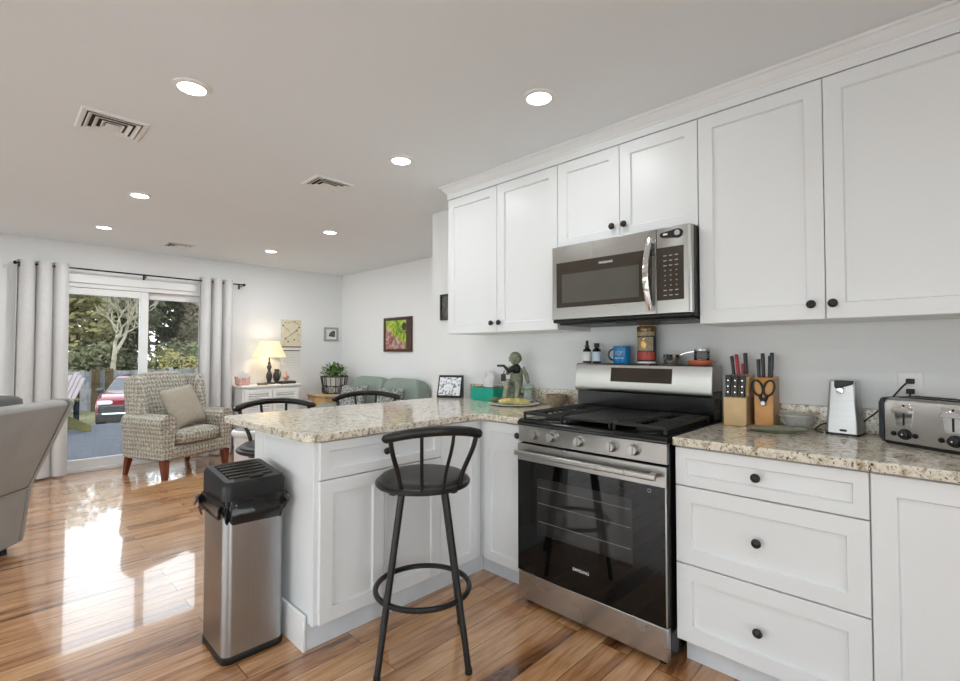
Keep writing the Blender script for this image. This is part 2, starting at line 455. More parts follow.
# ------------------------------------------------------------------ mesh helpers
class MB:
    """collects faces, then links them as ONE mesh object"""
    def __init__(self, root=None):
        self.bm = bmesh.new()
        self.off = Vector((0, 0, 0)) if root is None else Vector(root.location)
    def poly(self, pts):
        vs = [self.bm.verts.new(p) for p in pts]
        return self.bm.faces.new(vs)
    def hexa(self, p):
        vs = [self.bm.verts.new(q) for q in p]
        for f in ((0, 3, 2, 1), (4, 5, 6, 7), (0, 1, 5, 4), (1, 2, 6, 5), (2, 3, 7, 6), (3, 0, 4, 7)):
            self.bm.faces.new([vs[i] for i in f])
        return self
    def box(self, x0, x1, y0, y1, z0, z1):
        return self.hexa([(x0, y0, z0), (x1, y0, z0), (x1, y1, z0), (x0, y1, z0), (x0, y0, z1), (x1, y0, z1), (x1, y1, z1), (x0, y1, z1)])
    def obox(self, c, dx, dy, dz, sx, sy, sz):
        """box about c with half sizes along three given axes"""
        c, dx, dy, dz = Vector(c), Vector(dx), Vector(dy), Vector(dz)
        P = []
        for k in (-1, 1):
            for a, b_ in ((-1, -1), (1, -1), (1, 1), (-1, 1)):
                P.append(c + dx * a * sx + dy * b_ * sy + dz * k * sz)
        return self.hexa(P)
    def loft(self, secs, cap=True, closed=True, loop=False):
        rows = [[self.bm.verts.new(p) for p in s] for s in secs]
        n = len(rows[0])
        pairs = list(zip(rows, rows[1:]))
        if loop:
            pairs.append((rows[-1], rows[0]))
        for a, b_ in pairs:
            for i in range(n if closed else n - 1):
                j = (i + 1) % n
                try:
                    self.bm.faces.new((a[i], a[j], b_[j], b_[i]))
                except ValueError:
                    pass
        if cap and not loop and closed:
            self.bm.faces.new(rows[0][::-1])
            self.bm.faces.new(rows[-1])
        return self
    def prism(self, poly, fn, c0, c1):
        """2D outline swept from c0 to c1; fn(a, b, c) gives the point"""
        return self.loft([[fn(a, b_, c0) for a, b_ in poly], [fn(a, b_, c1) for a, b_ in poly]])
    def lathe(self, prof, c=(0, 0, 0), axis=(0, 0, 1), seg=24, cap=True, sx=1, sy=1):
        c, ax = Vector(c), Vector(axis).normalized()
        u = ax.orthogonal().normalized()
        if abs(ax.z) > 0.999:
            u = Vector((1, 0, 0))
        v = ax.cross(u)
        secs = []
        for r, h in prof:
            r = max(r, 0.0002)
            secs.append([c + ax * h + u * (r * sx * math.cos(2 * PI * k / seg)) + v * (r * sy * math.sin(2 * PI * k / seg)) for k in range(seg)])
        return self.loft(secs, cap)
    def tube(self, pts, r, seg=10, loop=False, cap=True):
        pts = [Vector(p) for p in pts]
        n = len(pts)
        rs = r if isinstance(r, (list, tuple)) else [r] * n
        tang = []
        for i in range(n):
            a = pts[(i - 1) % n] if (loop or i > 0) else pts[i]
            b_ = pts[(i + 1) % n] if (loop or i < n - 1) else pts[i]
            tang.append((b_ - a).normalized())
        up = tang[0].orthogonal().normalized()
        secs = []
        for i in range(n):
            t = tang[i]
            up = (up - t * up.dot(t))
            up = up.normalized() if up.length > 1e-6 else t.orthogonal().normalized()
            w = t.cross(up)
            secs.append([pts[i] + (up * math.cos(2 * PI * k / seg) + w * math.sin(2 * PI * k / seg)) * rs[i] for k in range(seg)])
        return self.loft(secs, cap, True, loop)
    def squ(self, c, h, e1=0.4, e2=0.4, nu=24, nv=12, mat=None):
        """rounded pillow-like block (super-ellipsoid)"""
        def sp(x, e):
            return math.copysign(abs(x) ** e, x)
        c = Vector(c)
        secs = []
        for j in range(nv + 1):
            ph = -PI / 2 + PI * j / nv
            ph = max(-PI / 2 + 0.02, min(PI / 2 - 0.02, ph))
            row = []
            for i in range(nu):
                th = 2 * PI * i / nu
                p = Vector((h[0] * sp(math.cos(ph), e1) * sp(math.cos(th), e2), h[1] * sp(math.cos(ph), e1) * sp(math.sin(th), e2), h[2] * sp(math.sin(ph), e1)))
                row.append(c + (mat @ p if mat else p))
            secs.append(row)
        return self.loft(secs)
    def ball(self, c, r, seg=16):
        h = r if isinstance(r, (list, tuple)) else (r, r, r)
        return self.squ(c, h, 1, 1, seg, max(6, seg // 2))
    def sheet(self, fn, nu, nv, t):
        """surface fn(u, v) -> (point, normal) given thickness t"""
        A = [[None] * (nv + 1) for _ in range(nu + 1)]
        B = [[None] * (nv + 1) for _ in range(nu + 1)]
        for i in range(nu + 1):
            for j in range(nv + 1):
                p, n = fn(i / nu, j / nv)
                p, n = Vector(p), Vector(n).normalized()
                A[i][j] = self.bm.verts.new(p + n * t / 2)
                B[i][j] = self.bm.verts.new(p - n * t / 2)
        f = self.bm.faces.new
        for i in range(nu):
            for j in range(nv):
                f((A[i][j], A[i + 1][j], A[i + 1][j + 1], A[i][j + 1]))
                f((B[i][j], B[i][j + 1], B[i + 1][j + 1], B[i + 1][j]))
        for i in range(nu):
            f((A[i][0], B[i][0], B[i + 1][0], A[i + 1][0]))
            f((A[i][nv], A[i + 1][nv], B[i + 1][nv], B[i][nv]))
        for j in range(nv):
            f((A[0][j], A[0][j + 1], B[0][j + 1], B[0][j]))
            f((A[nu][j], B[nu][j], B[nu][j + 1], A[nu][j + 1]))
        return self
    def build(self, name, mat, parent=None, smooth=35, bevel=0, sub=0, seg=2):
        bm = self.bm
        bmesh.ops.recalc_face_normals(bm, faces=bm.faces)
        if self.off.length > 0:
            bmesh.ops.translate(bm, vec=-self.off, verts=bm.verts)
        me = bpy.data.meshes.new(name)
        bm.to_mesh(me)
        bm.free()
        me.materials.append(M[mat] if isinstance(mat, str) else mat)
        if smooth:
            me.polygons.foreach_set('use_smooth', [True] * len(me.polygons))
            me.set_sharp_from_angle(angle=math.radians(smooth))
        o = bpy.data.objects.new(name, me)
        COL.objects.link(o)
        if parent is not None:
            o.parent = parent
        if bevel:
            b_ = o.modifiers.new('bevel', 'BEVEL')
            b_.width = bevel
            b_.segments = seg
            b_.limit_method = 'ANGLE'
            b_.angle_limit = math.radians(40)
            b_.harden_normals = False
        if sub:
            s_ = o.modifiers.new('subdivision', 'SUBSURF')
            s_.levels = sub
            s_.render_levels = sub
        return o

def tag(o, label=None, cat=None, group=None, kind=None):
    if label:
        o['label'] = label
    if cat:
        o['category'] = cat
    if group:
        o['group'] = group
    if kind:
        o['kind'] = kind
    return o

def thing(name, label, cat, loc=(0, 0, 0), rz=0.0, group=None):
    o = bpy.data.objects.new(name, None)
    o.empty_display_size = 0.05
    COL.objects.link(o)
    o.location = loc
    o.rotation_euler = (0, 0, rz)
    return tag(o, label, cat, group)

def single(mb, name, mat, label, cat, loc=(0, 0, 0), rz=0.0, group=None, **kw):
    o = mb.build(name, mat, None, **kw)
    o.location = loc
    o.rotation_euler = (0, 0, rz)
    return tag(o, label, cat, group)

def dup(root, loc, rz=None, label=None, group=None):
    """a copy of a thing with copies of its parts and sub-parts"""
    r = root.copy()
    COL.objects.link(r)
    r.location = loc
    if rz is not None:
        r.rotation_euler = (0, 0, rz)
    if label:
        r['label'] = label
    if group:
        r['group'] = group
    for ch in list(root.children):
        c = ch.copy()
        COL.objects.link(c)
        c.parent = r
        for g in ch.children:
            d = g.copy()
            COL.objects.link(d)
            d.parent = c
    return r

def struct(mb, name, mat, parent=None, **kw):
    o = mb.build(name, mat, parent, **kw)
    if parent is None:
        o['kind'] = 'structure'
    return o

def arc(c, r, a0, a1, n, z=None):
    return [(c[0] + r * math.cos(a0 + (a1 - a0) * i / n), c[1] + r * math.sin(a0 + (a1 - a0) * i / n)) for i in range(n + 1)]

def rrect(x0, x1, y0, y1, r, n=5):
    P = []
    for cx, cy, a in ((x1 - r, y1 - r, 0), (x0 + r, y1 - r, PI / 2), (x0 + r, y0 + r, PI), (x1 - r, y0 + r, 3 * PI / 2)):
        for i in range(n + 1):
            t = a + PI / 2 * i / n
            P.append((cx + r * math.cos(t), cy + r * math.sin(t)))
    return P

def text_mesh(txt, name, mat, parent, origin, ux, uy, size, depth=0.0006, align='CENTER', world=True):
    """flat raised lettering: ux reads along the line, uy points up the letters"""
    cu = bpy.data.curves.new(name, 'FONT')
    cu.body = txt
    cu.size = size
    cu.extrude = depth
    cu.align_x = align
    cu.align_y = 'CENTER'
    t = bpy.data.objects.new(name, cu)
    COL.objects.link(t)
    dg = bpy.context.evaluated_depsgraph_get()
    me = bpy.data.meshes.new_from_object(t.evaluated_get(dg))
    bpy.data.objects.remove(t)
    ux, uy = Vector(ux).normalized(), Vector(uy).normalized()
    n = ux.cross(uy)
    top = parent
    while top.parent is not None:
        top = top.parent
    mt = Matrix.Translation(Vector(origin) - (Vector(top.location) if world else Vector())) @ Matrix((ux, uy, n)).transposed().to_4x4()
    me.transform(mt)
    me.materials.clear()
    me.materials.append(M[mat])
    me.name = name
    o = bpy.data.objects.new(name, me)
    COL.objects.link(o)
    o.parent = parent
    return o

def shaker(mb, p, w, h, t=0.0195, rail=0.058, rec=0.012, chamf=0.0018):
    """recessed-panel door or drawer front; p(u, v, n): n = 0 at the front face, negative behind"""
    def ring(d, n):
        return [p(d, d, n), p(w - d, d, n), p(w - d, h - d, n), p(d, h - d, n)]
    secs = [ring(0, -t), ring(0, -chamf), ring(chamf, 0), ring(rail, 0), ring(rail + 0.0045, -rec)]
    rows = [[mb.bm.verts.new(q) for q in s] for s in secs]
    for a, b_ in zip(rows, rows[1:]):
        for i in range(4):
            j = (i + 1) % 4
            mb.bm.faces.new((a[i], a[j], b_[j], b_[i]))
    mb.bm.faces.new(rows[0][::-1])
    mb.bm.faces.new(rows[-1])
    return mb

def knob(root, parent, c, n, name='knob'):
    """dark mushroom knob on a short stem"""
    mb = MB(root)
    mb.lathe([(0.006, -0.002), (0.0055, 0.008), (0.0075, 0.011), (0.0145, 0.014), (0.0165, 0.018), (0.0155, 0.023), (0.009, 0.027), (0.0, 0.028)], c, n, 20)
    return mb.build(name, 'bronze', parent, 50)

# ------------------------------------------------------------------ the setting
CEIL = 2.40
XW = 2.57      # kitchen wall
YW = 6.53      # wall with the sliding door
XP = 3.72      # wall with the painting
XL = -2.6
YB = -2.6
YE = 3.06      # where the kitchen wall ends

b = MB(); b.box(XL - 0.12, XP + 0.12, YB - 0.12, YW + 0.14, -0.12, 0.0)
struct(b, 'floor', 'floor')
b = MB(); b.box(XL - 0.12, XP + 0.12, YB - 0.12, YW + 0.14, CEIL, CEIL + 0.12)
struct(b, 'ceiling', 'ceiling')
DX0, DX1, DZ = 0.46, 1.98, 1.985     # door opening
b = MB()
b.box(XL - 0.12, DX0, YW, YW + 0.14, 0, CEIL)
b.box(DX1, XP + 0.12, YW, YW + 0.14, 0, CEIL)
b.box(DX0, DX1, YW, YW + 0.14, DZ, CEIL)
struct(b, 'wall_window', 'wall')
b = MB(); b.box(XP, XP + 0.12, YE - 0.12, YW, 0, CEIL)
struct(b, 'wall_painting', 'wall')
b = MB()
b.box(XW, XW + 0.12, YB, YE, 0, CEIL)
b.box(XW + 0.12, XP, YE - 0.12, YE, 0, CEIL)
struct(b, 'wall_kitchen', 'wall')
b = MB()
LY0, LY1, LZ0, LZ1 = -0.9, 6.3, 0.15, 1.78
b.box(XL - 0.12, XL, YB, LY0, 0, CEIL)
b.box(XL - 0.12, XL, LY1, YW, 0, CEIL)
b.box(XL - 0.12, XL, LY0, LY1, 0, LZ0)
b.box(XL - 0.12, XL, LY0, LY1, LZ1, CEIL)
struct(b, 'wall_left', 'wall')
# unseen window added for fill light, left of the camera
b = MB()
b.box(XL - 0.09, XL - 0.03, LY0, LY1, LZ0, LZ0 + 0.05)
b.box(XL - 0.09, XL - 0.03, LY0, LY1, LZ1 - 0.05, LZ1)
LP = [LY0 + 0.025 + k * 1.43 for k in range(6)]
for y in LP:
    b.box(XL - 0.09, XL - 0.03, y - 0.025, y + 0.025, LZ0 + 0.05, LZ1 - 0.05)
wl = struct(b, 'fill_window_left', 'trim', bevel=0.004)
for ya, yb in zip(LP, LP[1:]):
    b = MB(); b.box(XL - 0.063, XL - 0.057, ya + 0.025, yb - 0.025, LZ0 + 0.05, LZ1 - 0.05)
    b.build('fill_window_pane', 'glass', wl, 0)
b = MB()
WX0, WX1, WZ0, WZ1 = -2.5, 0.75, 0.12, 2.25
b.box(XL - 0.12, WX0, YB - 0.12, YB, 0, CEIL)
b.box(WX1, XW + 0.12, YB - 0.12, YB, 0, CEIL)
b.box(WX0, WX1, YB - 0.12, YB, 0, WZ0)
b.box(WX0, WX1, YB - 0.12, YB, WZ1, CEIL)
struct(b, 'wall_rear', 'wall')
# another unseen window, added behind the camera to light the room from there
b = MB()
for x0, x1, z0, z1 in ((WX0, WX1, WZ0, WZ0 + 0.05), (WX0, WX1, WZ1 - 0.05, WZ1), (WX0, WX0 + 0.05, WZ0 + 0.05, WZ1 - 0.05), (WX1 - 0.05, WX1, WZ0 + 0.05, WZ1 - 0.05), (-0.93, -0.87, WZ0 + 0.05, WZ1 - 0.05)):
    b.box(x0, x1, YB - 0.09, YB - 0.03, z0, z1)
wf = struct(b, 'fill_window_rear', 'trim', bevel=0.004)
b = MB()
b.box(WX0 + 0.05, -0.93, YB - 0.063, YB - 0.057, WZ0 + 0.05, WZ1 - 0.05)
b.box(-0.87, WX1 - 0.05, YB - 0.063, YB - 0.057, WZ0 + 0.05, WZ1 - 0.05)
b.build('fill_window_pane', 'glass', wf, 0)

# baseboards
def baseboard(name, x0, x1, y0, y1):
    b = MB(); b.box(x0, x1, y0, y1, 0, 0.10)
    struct(b, name, 'trim', bevel=0.004)
baseboard('baseboard_window', 2.07, XP - 0.016, YW - 0.015, YW)
baseboard('baseboard_corner', XL, 0.36, YW - 0.015, YW)
baseboard('baseboard_painting', XP - 0.015, XP, YE, YW)
baseboard('baseboard_left', XL, XL + 0.015, YB, YW - 0.016)

# sliding patio door: jambs and head, two sashes each with its pane, threshold
d = thing('door_1', None, None, (1.22, YW, 0)); d['kind'] = 'structure'
b = MB(d)
b.box(DX0, DX0 + 0.045, YW + 0.005, YW + 0.135, 0, DZ)
b.box(DX1 - 0.045, DX1, YW + 0.005, YW + 0.135, 0, DZ)
b.box(DX0 + 0.045, DX1 - 0.045, YW + 0.005, YW + 0.135, DZ - 0.045, DZ)
b.build('door_frame', 'trim', d, bevel=0.003)
b = MB(d)
b.box(DX0 + 0.045, DX1 - 0.045, YW - 0.01, YW + 0.135, 0, 0.035)
b.build('threshold', 'trim', d, bevel=0.004)
def sash(x0, x1, y, name):
    st, th = 0.075, 0.035
    z0, z1 = 0.037, DZ - 0.047
    b = MB(d)
    b.box(x0, x0 + st, y, y + th, z0, z1)
    b.box(x1 - st, x1, y, y + th, z0, z1)
    b.box(x0 + st, x1 - st, y, y + th, z1 - 0.075, z1)
    b.box(x0 + st, x1 - st, y, y + th, z0, z0 + 0.09)
    s = b.build(name, 'trim', d, bevel=0.004)
    b = MB(d)
    b.box(x0 + st - 0.005, x1 - st + 0.005, y + th / 2 - 0.003, y + th / 2 + 0.003, z0 + 0.085, z1 - 0.07)
    b.build('pane', 'glass', s, 0)
    return s
sash(DX0 + 0.047, 1.285, YW + 0.02, 'sliding_sash')
sash(1.21, DX1 - 0.047, YW + 0.075, 'fixed_sash')
# casing round the door
b = MB()
b.box(DX0 - 0.085, DX0, YW - 0.018, YW, 0, DZ + 0.085)
b.box(DX1, DX1 + 0.085, YW - 0.018, YW, 0, DZ + 0.085)
b.box(DX0, DX1, YW - 0.018, YW, DZ, DZ + 0.085)
struct(b, 'trim_2', 'trim', bevel=0.004)

# ------------------------------------------------------------------ recessed lights
LIGHTS = [((0.601, 2.330), 'first recessed ceiling light along the left row, beside the big near vent'),
          ((1.716, 1.305), 'recessed ceiling light nearest the kitchen cabinets, above the range'),
          ((1.708, 2.327), 'recessed ceiling light over the peninsula, right of the middle vent'),
          ((0.761, 4.211), 'second recessed ceiling light of the left row, between near vent and curtain'),
          ((0.730, 5.524), 'recessed ceiling light closest to the left curtain'),
          ((2.267, 4.212), 'recessed ceiling light in front of the painting wall, far right row'),
          ((2.228, 5.481), 'recessed ceiling light closest to the table lamp and its wall'),
          ((0.60, -0.55), 'added unseen fill light behind the photographer, in line with the left row'),  # from here on: unseen lights added to brighten the kitchen
          ((-0.90, -0.30), 'added unseen fill light behind the photographer, far left'),
          ((-0.90, 1.30), 'added unseen fill light left of the photographer')]
first = None
for (x, y), lab in LIGHTS:
    if first is None:
        t = thing('recessed_light', lab, 'ceiling light', (x, y, CEIL), 0, 'recessed ceiling lights')
        b = MB(); b.lathe([(0.052, -0.001), (0.054, -0.009), (0.060, -0.009), (0.074, -0.004), (0.075, 0.0), (0.052, 0.0)], (0, 0, 0), (0, 0, 1), 36, cap=False)
        b.build('trim_ring', 'white_plastic', t, 40)
        b = MB(); b.lathe([(0.0, -0.0065), (0.051, -0.006), (0.052, -0.001)], (0, 0, 0), (0, 0, 1), 36)
        b.build('diffuser', 'led', t, 40)
        first = t
    else:
        dup(first, (x, y, CEIL), None, lab)
    ld = bpy.data.lights.new('downlight', 'AREA')
    ld.shape = 'DISK'
    ld.size = 0.10
    ld.energy = (LAMP_FAR_W if y > 3 else FILL_LAMP_W if (y < 0 or x < 0) else LAMP_W)
    ld.color = (0.93, 0.97, 1.0)
    lo = bpy.data.objects.new('downlight', ld)
    COL.objects.link(lo)
    lo.location = (x, y, CEIL - 0.012)

# ceiling vents: frame and stepped louvre rings
VENTS = [((0.422, 3.010), 0.270, 0.285, 'large ceiling vent at upper left, left of the first light'),
         ((1.605, 3.02), 0.275, 0.235, 'middle ceiling vent above the peninsula stools'),
         ((1.427, 5.90), 0.285, 0.30, 'far ceiling vent above the patio door')]
for (x, y), w, l, lab in VENTS:
    t = thing('ceiling_vent', lab, 'vent', (x, y, CEIL), 0, 'ceiling vents')
    hw, hl = w / 2, l / 2
    def rr(d, z):
        return [(-hw + d, -hl + d, z), (hw - d, -hl + d, z), (hw - d, hl - d, z), (-hw + d, hl - d, z)]
    b = MB(); b.loft([rr(0, 0), rr(0.0, -0.003), rr(0.006, -0.008), rr(0.024, -0.008), rr(0.026, -0.001)], cap=False)
    b.build('frame', 'white_plastic', t)
    b = MB(); b.box(-hw + 0.004, hw - 0.004, -hl + 0.004, hl - 0.004, -0.0012, 0)
    b.build('backing', 'grille_dark', t)
    for k in range(3):
        d0 = 0.030 + k * 0.030
        b = MB()
        b.loft([rr(d0 + 0.014, -0.0015), rr(d0, -0.011), rr(d0 + 0.0035, -0.0125), rr(d0 + 0.0175, -0.0025)], loop=True)
        b.build('louvre', 'white_plastic', t)
    b = MB(); b.loft([rr(0.122 if hw > 0.13 else 0.105, -0.002), rr(0.107, -0.012)] if min(hw, hl) > 0.125 else [rr(0.10, -0.002), rr(0.09, -0.012)])
    b.build('centre_plate', 'white_plastic', t)

# ------------------------------------------------------------------ kitchen: wall cabinets
XU = 2.225
def facing_x(xf, y1, z0):
    """front faces -X; u runs towards the camera side (-Y)"""
    return lambda u, v, n: (xf - n, y1 - u, z0 + v)
def facing_y(yf, x0, z0):
    return lambda u, v, n: (x0 + u, yf - n, z0 + v)
def x_door(root, parent, y1, y0, z0, z1, xf, name='door', knob_at=None, rail=0.058):
    b = MB(root)
    shaker(b, facing_x(xf, y1, z0), y1 - y0, z1 - z0, rail=rail)
    o = b.build(name, 'cab', parent, 20)
    if knob_at:
        knob(root, o, (xf, knob_at[0], knob_at[1]), (-1, 0, 0))
    return o

UZ0, UZ1 = 1.378, 2.305
def wall_cabinet(label, y0, y1, z0, ymid, knobs):
    t = thing('wall_cabinet', label, 'cabinet', (XU + 0.17, (y0 + y1) / 2, z0), 0, 'white wall cabinets')
    b = MB(t); b.box(XU + 0.0205, XW - 0.001, y0 + 0.0005, y1 - 0.0005, z0, UZ1 + 0.03)
    b.build('body', 'cab', t, bevel=0.0015)
    x_door(t, t, y1 - 0.0015, ymid + 0.0015, z0 + 0.001, UZ1, XU, knob_at=knobs[0])
    x_door(t, t, ymid - 0.0015, y0 + 0.0015, z0 + 0.001, UZ1, XU, knob_at=knobs[1])
    return t
wall_cabinet('white two-door wall cabinet at the far left end, left of the microwave', 1.566, 2.484, UZ0, 2.027, ((2.063, 1.437), (1.998, 1.437)))
wall_cabinet('short white two-door wall cabinet directly above the microwave', 0.801, 1.565, 1.822, 1.186, ((1.222, 1.893), (1.156, 1.893)))
wall_cabinet('large white two-door wall cabinet right of the microwave', -0.125, 0.80, UZ0, 0.336, ((0.380, 1.436), (0.312, 1.436)))

# crown moulding along the top, returning to the wall at the left end
prof = [(-0.02, UZ1 + 0.004), (0.003, UZ1 + 0.004), (0.003, 2.345), (0.008, 2.349), (0.010, 2.356), (0.018, 2.362), (0.028, 2.376), (0.034, 2.386), (0.044, 2.390), (0.046, CEIL - 0.0005), (-0.02, CEIL - 0.0005)]
ye = 2.484
b = MB()
b.loft([[(XU - d, -0.125, z) for d, z in prof], [(XU - d, ye + d, z) for d, z in prof], [(XW - 0.001, ye + d, z) for d, z in prof]])
struct(b, 'trim_1', 'cab', smooth=25)

# ------------------------------------------------------------------ base cabinets
XB = 1.935
KICK = 0.115
CT0, CT1 = 0.882, 0.915
t = thing('drawer_cabinet', 'white base cabinet with three stacked drawers right of the range', 'cabinet', (2.2, 0.49, 0), 0, 'white base cabinets')
b = MB(t)
b.box(XB + 0.0205, XW - 0.001, 0.188, 0.797, KICK, CT0 - 0.001)
b.build('body', 'cab', t, bevel=0.0015)
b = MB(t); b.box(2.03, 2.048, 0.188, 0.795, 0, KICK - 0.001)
b.build('toe_kick', 'kick', t)
for z0, z1, kz in ((0.727, 0.874, 0.8035), (0.423, 0.722, 0.573), (0.120, 0.418, 0.2595)):
    b = MB(t)
    shaker(b, facing_x(XB, 0.796, z0), 0.606, z1 - z0, rail=0.058 if z1 - z0 > 0.2 else 0.040)
    dr = b.build('drawer', 'cab', t, 20)
    knob(t, dr, (XB, 0.505, kz), (-1, 0, 0))
t = thing('base_cabinet', 'white single-door base cabinet under the toaster at the right edge', 'cabinet', (2.2, -0.05, 0), 0, 'white base cabinets')
b = MB(t)
b.box(XB + 0.0205, XW - 0.001, -0.275, 0.187, KICK, CT0 - 0.001)
b.build('body', 'cab', t, bevel=0.0015)
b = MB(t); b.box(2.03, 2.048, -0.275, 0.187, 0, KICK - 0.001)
b.build('toe_kick', 'kick', t)
x_door(t, t, 0.186, -0.272, 0.120, 0.874, XB, knob_at=(-0.24, 0.82), rail=0.062)
# corner unit left of the range
t = thing('corner_cabinet', 'narrow white corner base cabinet between range and peninsula', 'cabinet', (2.2, 1.76, 0), 0, 'white base cabinets')
b = MB(t)
b.box(XB + 0.0205, XW - 0.001, 1.578, 2.50, KICK, CT0 - 0.001)
b.build('body', 'cab', t, bevel=0.0015)
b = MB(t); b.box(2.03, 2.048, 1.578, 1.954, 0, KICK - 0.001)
b.build('toe_kick', 'kick', t)
x_door(t, t, 1.858, 1.580, 0.120, 0.874, XB, knob_at=(1.606, 0.822), rail=0.05)

# peninsula
YP = 1.885
PX0, PX1 = 0.972, 1.9545
t = thing('peninsula_cabinet', 'white peninsula cabinet with drawer and doors behind the front stool', 'cabinet', (1.45, 2.2, 0), 0, 'white base cabinets')
b = MB(t)
b.box(PX0 + 0.001, PX1, YP + 0.0205, 2.47, KICK, CT0 - 0.001)
b.build('body', 'cab', t, bevel=0.0015)
b = MB(t)
b.box(PX0 - 0.012, PX0, YP + 0.02, 2.42, KICK, CT0 - 0.001)
b.box(PX0 - 0.012, PX0, 1.9735, 2.42, 0.002, KICK)
b.box(PX0 - 0.018, PX0, 2.42, 2.52, 0.002, CT0 - 0.001)
b.build('end_panel', 'cab', t, bevel=0.0015)
b = MB(t)
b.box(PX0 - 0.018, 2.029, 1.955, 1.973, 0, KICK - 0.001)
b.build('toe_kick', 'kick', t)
b = MB(t)
b.box(PX0 - 0.031, PX0 - 0.0185, 1.948, 2.54, 0, 0.150)
b.build('base_moulding', 'trim', t, bevel=0.003)
DM, DE = 1.300, 1.645
b = MB(t); shaker(b, facing_y(YP, PX0 + 0.008, 0.716), DE - PX0 - 0.009, 0.158, rail=0.040)
dr = b.build('drawer', 'cab', t, 20)
knob(t, dr, (DM, YP, 0.797), (0, -1, 0))
b = MB(t); shaker(b, facing_y(YP, PX0 + 0.008, 0.120), DM - PX0 - 0.010, 0.591)
dd = b.build('door', 'cab', t, 20)
knob(t, dd, (DM - 0.03, YP, 0.655), (0, -1, 0))
b = MB(t); shaker(b, facing_y(YP, DM + 0.001, 0.120), DE - DM - 0.002, 0.591)
dd = b.build('door', 'cab', t, 20)
knob(t, dd, (DM + 0.03, YP, 0.655), (0, -1, 0))
b = MB(t); shaker(b, facing_y(YP, DE + 0.002, 0.120), 0.262, 0.754, rail=0.045)
b.build('filler_panel', 'cab', t, 20)

# ------------------------------------------------------------------ countertops
def slab(name, outline, label, cat='countertop', loc=(0, 0, 0)):
    t = thing(name, label, cat, loc, 0, 'granite countertops')
    b = MB(t)
    b.loft([[(x, y, CT0) for x, y in outline], [(x, y, CT1) for x, y in outline]])
    b.build('worktop', 'granite', t, 30, bevel=0.005, seg=3)
    return t
XO = 1.912     # front overhang along the wall run
YO = 1.860     # overhang along the peninsula
r = 0.035
c0 = 0.910
c1 = 0.880     # the free end is a little longer at the back
out = [(XW - 0.002, 1.580), (XO, 1.580), (XO, YO - 0.03)]
out += [(XO - 0.03 + 0.03 * math.cos(a), YO - 0.03 + 0.03 * math.sin(a)) for a in (PI / 6, PI / 3)]
out += [(XO - 0.03, YO)]
out += [(c0 + r - r * math.sin(a), YO + r - r * math.cos(a)) for a in (0, PI / 8, PI / 4, 3 * PI / 8, PI / 2)]
out += [(c1 + r - r * math.cos(a), 2.775 - r + r * math.sin(a)) for a in (0, PI / 8, PI / 4, 3 * PI / 8, PI / 2)]
out += [(XW - 0.002, 2.775)]
t = slab('granite_countertop', out, 'speckled granite countertop covering the peninsula and corner', loc=(1.75, 2.3, CT0))
b = MB(t); b.box(XW - 0.021, XW - 0.001, 1.58, 2.60, CT1 + 0.0005, 1.017)
b.build('backsplash', 'granite', t, bevel=0.003)
out = [(XW - 0.002, -0.30), (XO, -0.30), (XO, 0.800), (XW - 0.002, 0.800)]
t = slab('granite_countertop', out, 'speckled granite countertop right of the range, under the toaster', loc=(2.2, 0.25, CT0))
b = MB(t); b.box(XW - 0.021, XW - 0.001, -0.30, 0.80, CT1 + 0.0005, 1.017)
b.build('backsplash', 'granite', t, bevel=0.003)

# ------------------------------------------------------------------ range
RY0, RY1 = 0.812, 1.573
t = thing('gas_range', 'stainless gas range with black oven door under the microwave', 'stove', (2.2, 1.19, 0))
b = MB(t)
b.box(1.918, 2.53, RY0, RY1, 0.035, 0.893)
b.build('body', 'black_glossy', t, bevel=0.003)
b = MB(t)
pr = [(1.886, 0.887), (1.886, 0.895), (1.889, 0.905), (1.896, 0.912), (1.906, 0.9155), (1.93, 0.9165), (2.53, 0.9165), (2.53, 0.8935), (1.912, 0.8935), (1.905, 0.887)]
b.prism(pr, lambda a, c, y: (a, y, c), RY0 - 0.003, RY1 + 0.003)
b.build('cooktop', 'black_glossy', t, 40)
b = MB(t)
b.prism([(1.894, 0.803), (1.889, 0.886), (1.917, 0.886), (1.917, 0.803)], lambda a, c, y: (a, y, c), RY0, RY1)
cp = b.build('control_panel', 'steel', t, bevel=0.002)
for y in (1.468, 1.366, 1.2125, 1.049, 0.947):
    b = MB(t)
    n = Vector((-1, 0, 0.06)).normalized()
    c = Vector((1.8915, y, 0.846))
    b.lathe([(0.024, 0.0), (0.0245, 0.004), (0.0215, 0.006), (0.0205, 0.028), (0.0185, 0.031), (0.0, 0.031)], c, n, 28)
    up = Vector((0.06, 0, 1)).normalized()
    b.obox(c + n * 0.032, (0, 1, 0), up, n, 0.0045, 0.018, 0.004)
    b.build('knob', 'steel', t, 40)
b = MB(t)
b.box(1.889, 1.916, RY0, RY1, 0.168, 0.795)
door = b.build('oven_door', 'black_plastic', t, bevel=0.002)
b = MB(t)
b.box(1.884, 1.8885, RY0, RY1, 0.7135, 0.795)
b.box(1.884, 1.8885, RY0, RY0 + 0.006, 0.168, 0.713)
b.build('door_band', 'steel', door, bevel=0.001)
b = MB(t)
b.box(1.8845, 1.8888, RY0 + 0.0065, RY1, 0.168, 0.713)
b.build('door_glass', 'black_glass', door, bevel=0.001)
b = MB(t)
b.box(1.8838, 1.8844, 0.956, 1.453, 0.372, 0.642)
b.build('oven_window', 'oven_window', door, 0)
b = MB(t)
for z in (0.432, 0.520, 0.596):
    b.box(1.8832, 1.8837, 0.965, 1.445, z, z + 0.003)
b.build('oven_rack', 'rack', door, 0)
b = MB(t)
P = rrect(-0.008, 0.008, -0.0125, 0.0125, 0.006, 4)
